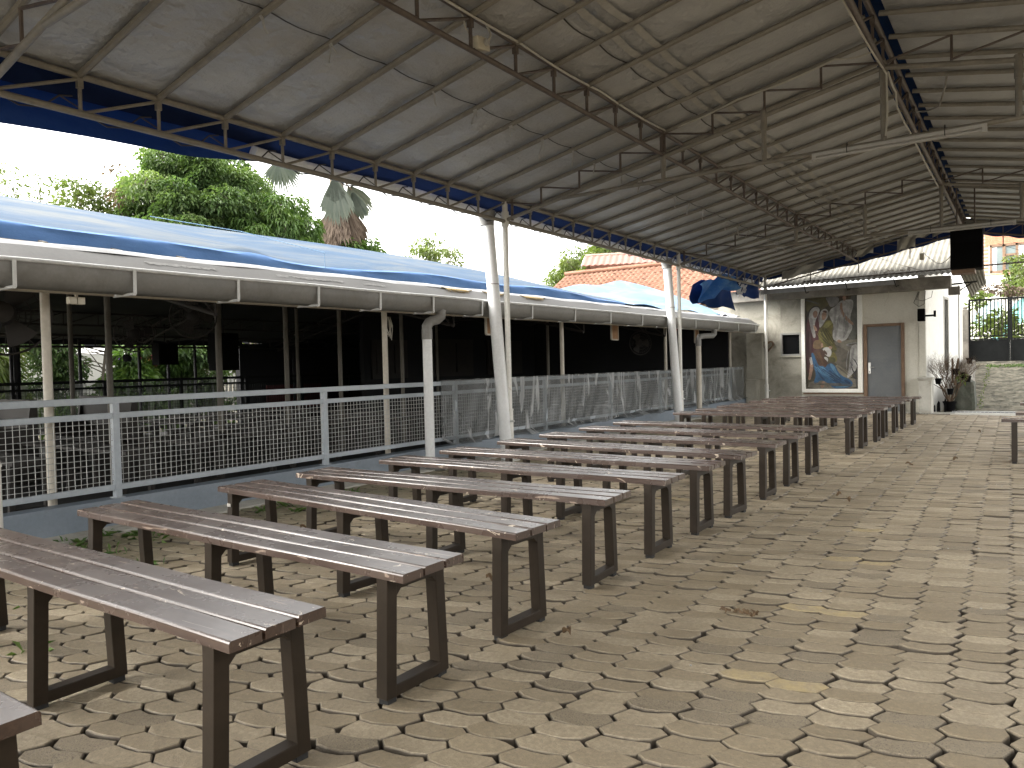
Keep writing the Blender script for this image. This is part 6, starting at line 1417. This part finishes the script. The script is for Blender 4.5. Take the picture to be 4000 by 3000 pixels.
def dry_leaf(x, y, L, rz, lab, mt='dry_leaf'):
    b = MB(); b.grid(lambda u, v: ((u - .5) * L, (v - .5) * L * .5 * math.sin(math.pi * min(.97, max(.05, u))), .010 + .018 * (2 * v - 1) ** 2 + .012 * math.sin(u * 5)), 6, 3)
    tag(b.ob('dry_leaf', M[mt], solid=.0015, loc=(x, y, gz(y)), rot=(0, 0, rz)), lab, 'leaf', 'dry leaves fallen on the pavers')
for k, (px_, lab) in enumerate((((-2.28, 3.0), 'curled dry leaf on the pavers under the fourth bench'), ((-4.15, 3.32), 'curled brown leaf near the weeds behind the second bench'), ((-1.55, 2.55), 'dry brown leaf on the pavers right of the third bench'), ((-1.24, 6.3), 'yellow dry leaf beside the middle of the bench row'), ((-1.13, 6.1), 'second yellow dry leaf beside the middle of the bench row'), ((-.98, 8.4), 'pale dry leaf in the aisle beyond the middle benches'), ((-1.15, 9.6), 'small dry leaf by the wide gap in the row'), ((-4.9, 2.75), 'dark leaf on the kerb beside the weeds'), ((-.62, 9.0), 'single leaf in the far part of the aisle'), ((-.55, 12.4), 'leaf lying in the aisle near the drain'))): dry_leaf(px_[0], px_[1], .045 + .012 * (k % 3), k * 1.3, lab)
b = MB(); r5 = random.Random(31)
for k in range(24):
    x, y = -1.03 + r5.gauss(0, .05), 3.17 + r5.gauss(0, .018); b.box((x, y, .006 + r5.random() * .006), (.02, .010, .004), Euler((r5.random(), r5.random(), r5.random() * 6)).to_matrix())
tag(b.ob('leaf_crumbs', M['dry_leaf']), 'small heap of dry brown crumbs on the open pavers', 'leaf litter', kind='stuff')
b = MB()
for k in range(40):
    x, y = r5.uniform(-1.5, 2.0), r5.uniform(2.2, 9); b.box((x, y, .003), (.010 * r5.random() + .004, .006, .004), Euler((0, 0, r5.random() * 6)).to_matrix())
tag(b.ob('pale_grit', M['lamp_white']), 'specks of pale grit scattered over the pavers', 'grit', kind='stuff')
P = np.array([(-.82 + r4.uniform(-.02, .05), 18.2 + 5.5 * r4.random(), 0) for _ in range(70)]); P[:, 2] = [ramp_z(y) + .01 for y in P[:, 1]]
Nn = np.random.default_rng(3).normal(0, 1, (70, 3)); Nn[:, 2] = np.abs(Nn[:, 2]) + .3
tag(leaves('verge_plants', P, Nn, .07, 'leaf_light', None, .4, .2, 5), 'small leafy plants along the left edge of the ramp', 'plants', None, 'stuff')
P = np.array([(-.9 + 1.3 * r4.random(), 23.6 + .5 * r4.random(), 0) for _ in range(400)]); P[:, 2] = [ramp_z(y) for y in P[:, 1]]
Nn = np.random.default_rng(4).normal(0, 1, (400, 3)); Nn[:, 2] = np.abs(Nn[:, 2]) + .6
tag(leaves('ramp_grass', P, Nn, .09, 'grass', None, .15, .2, 6), 'thin strip of grass at the top of the ramp before the gate', 'grass', None, 'stuff')
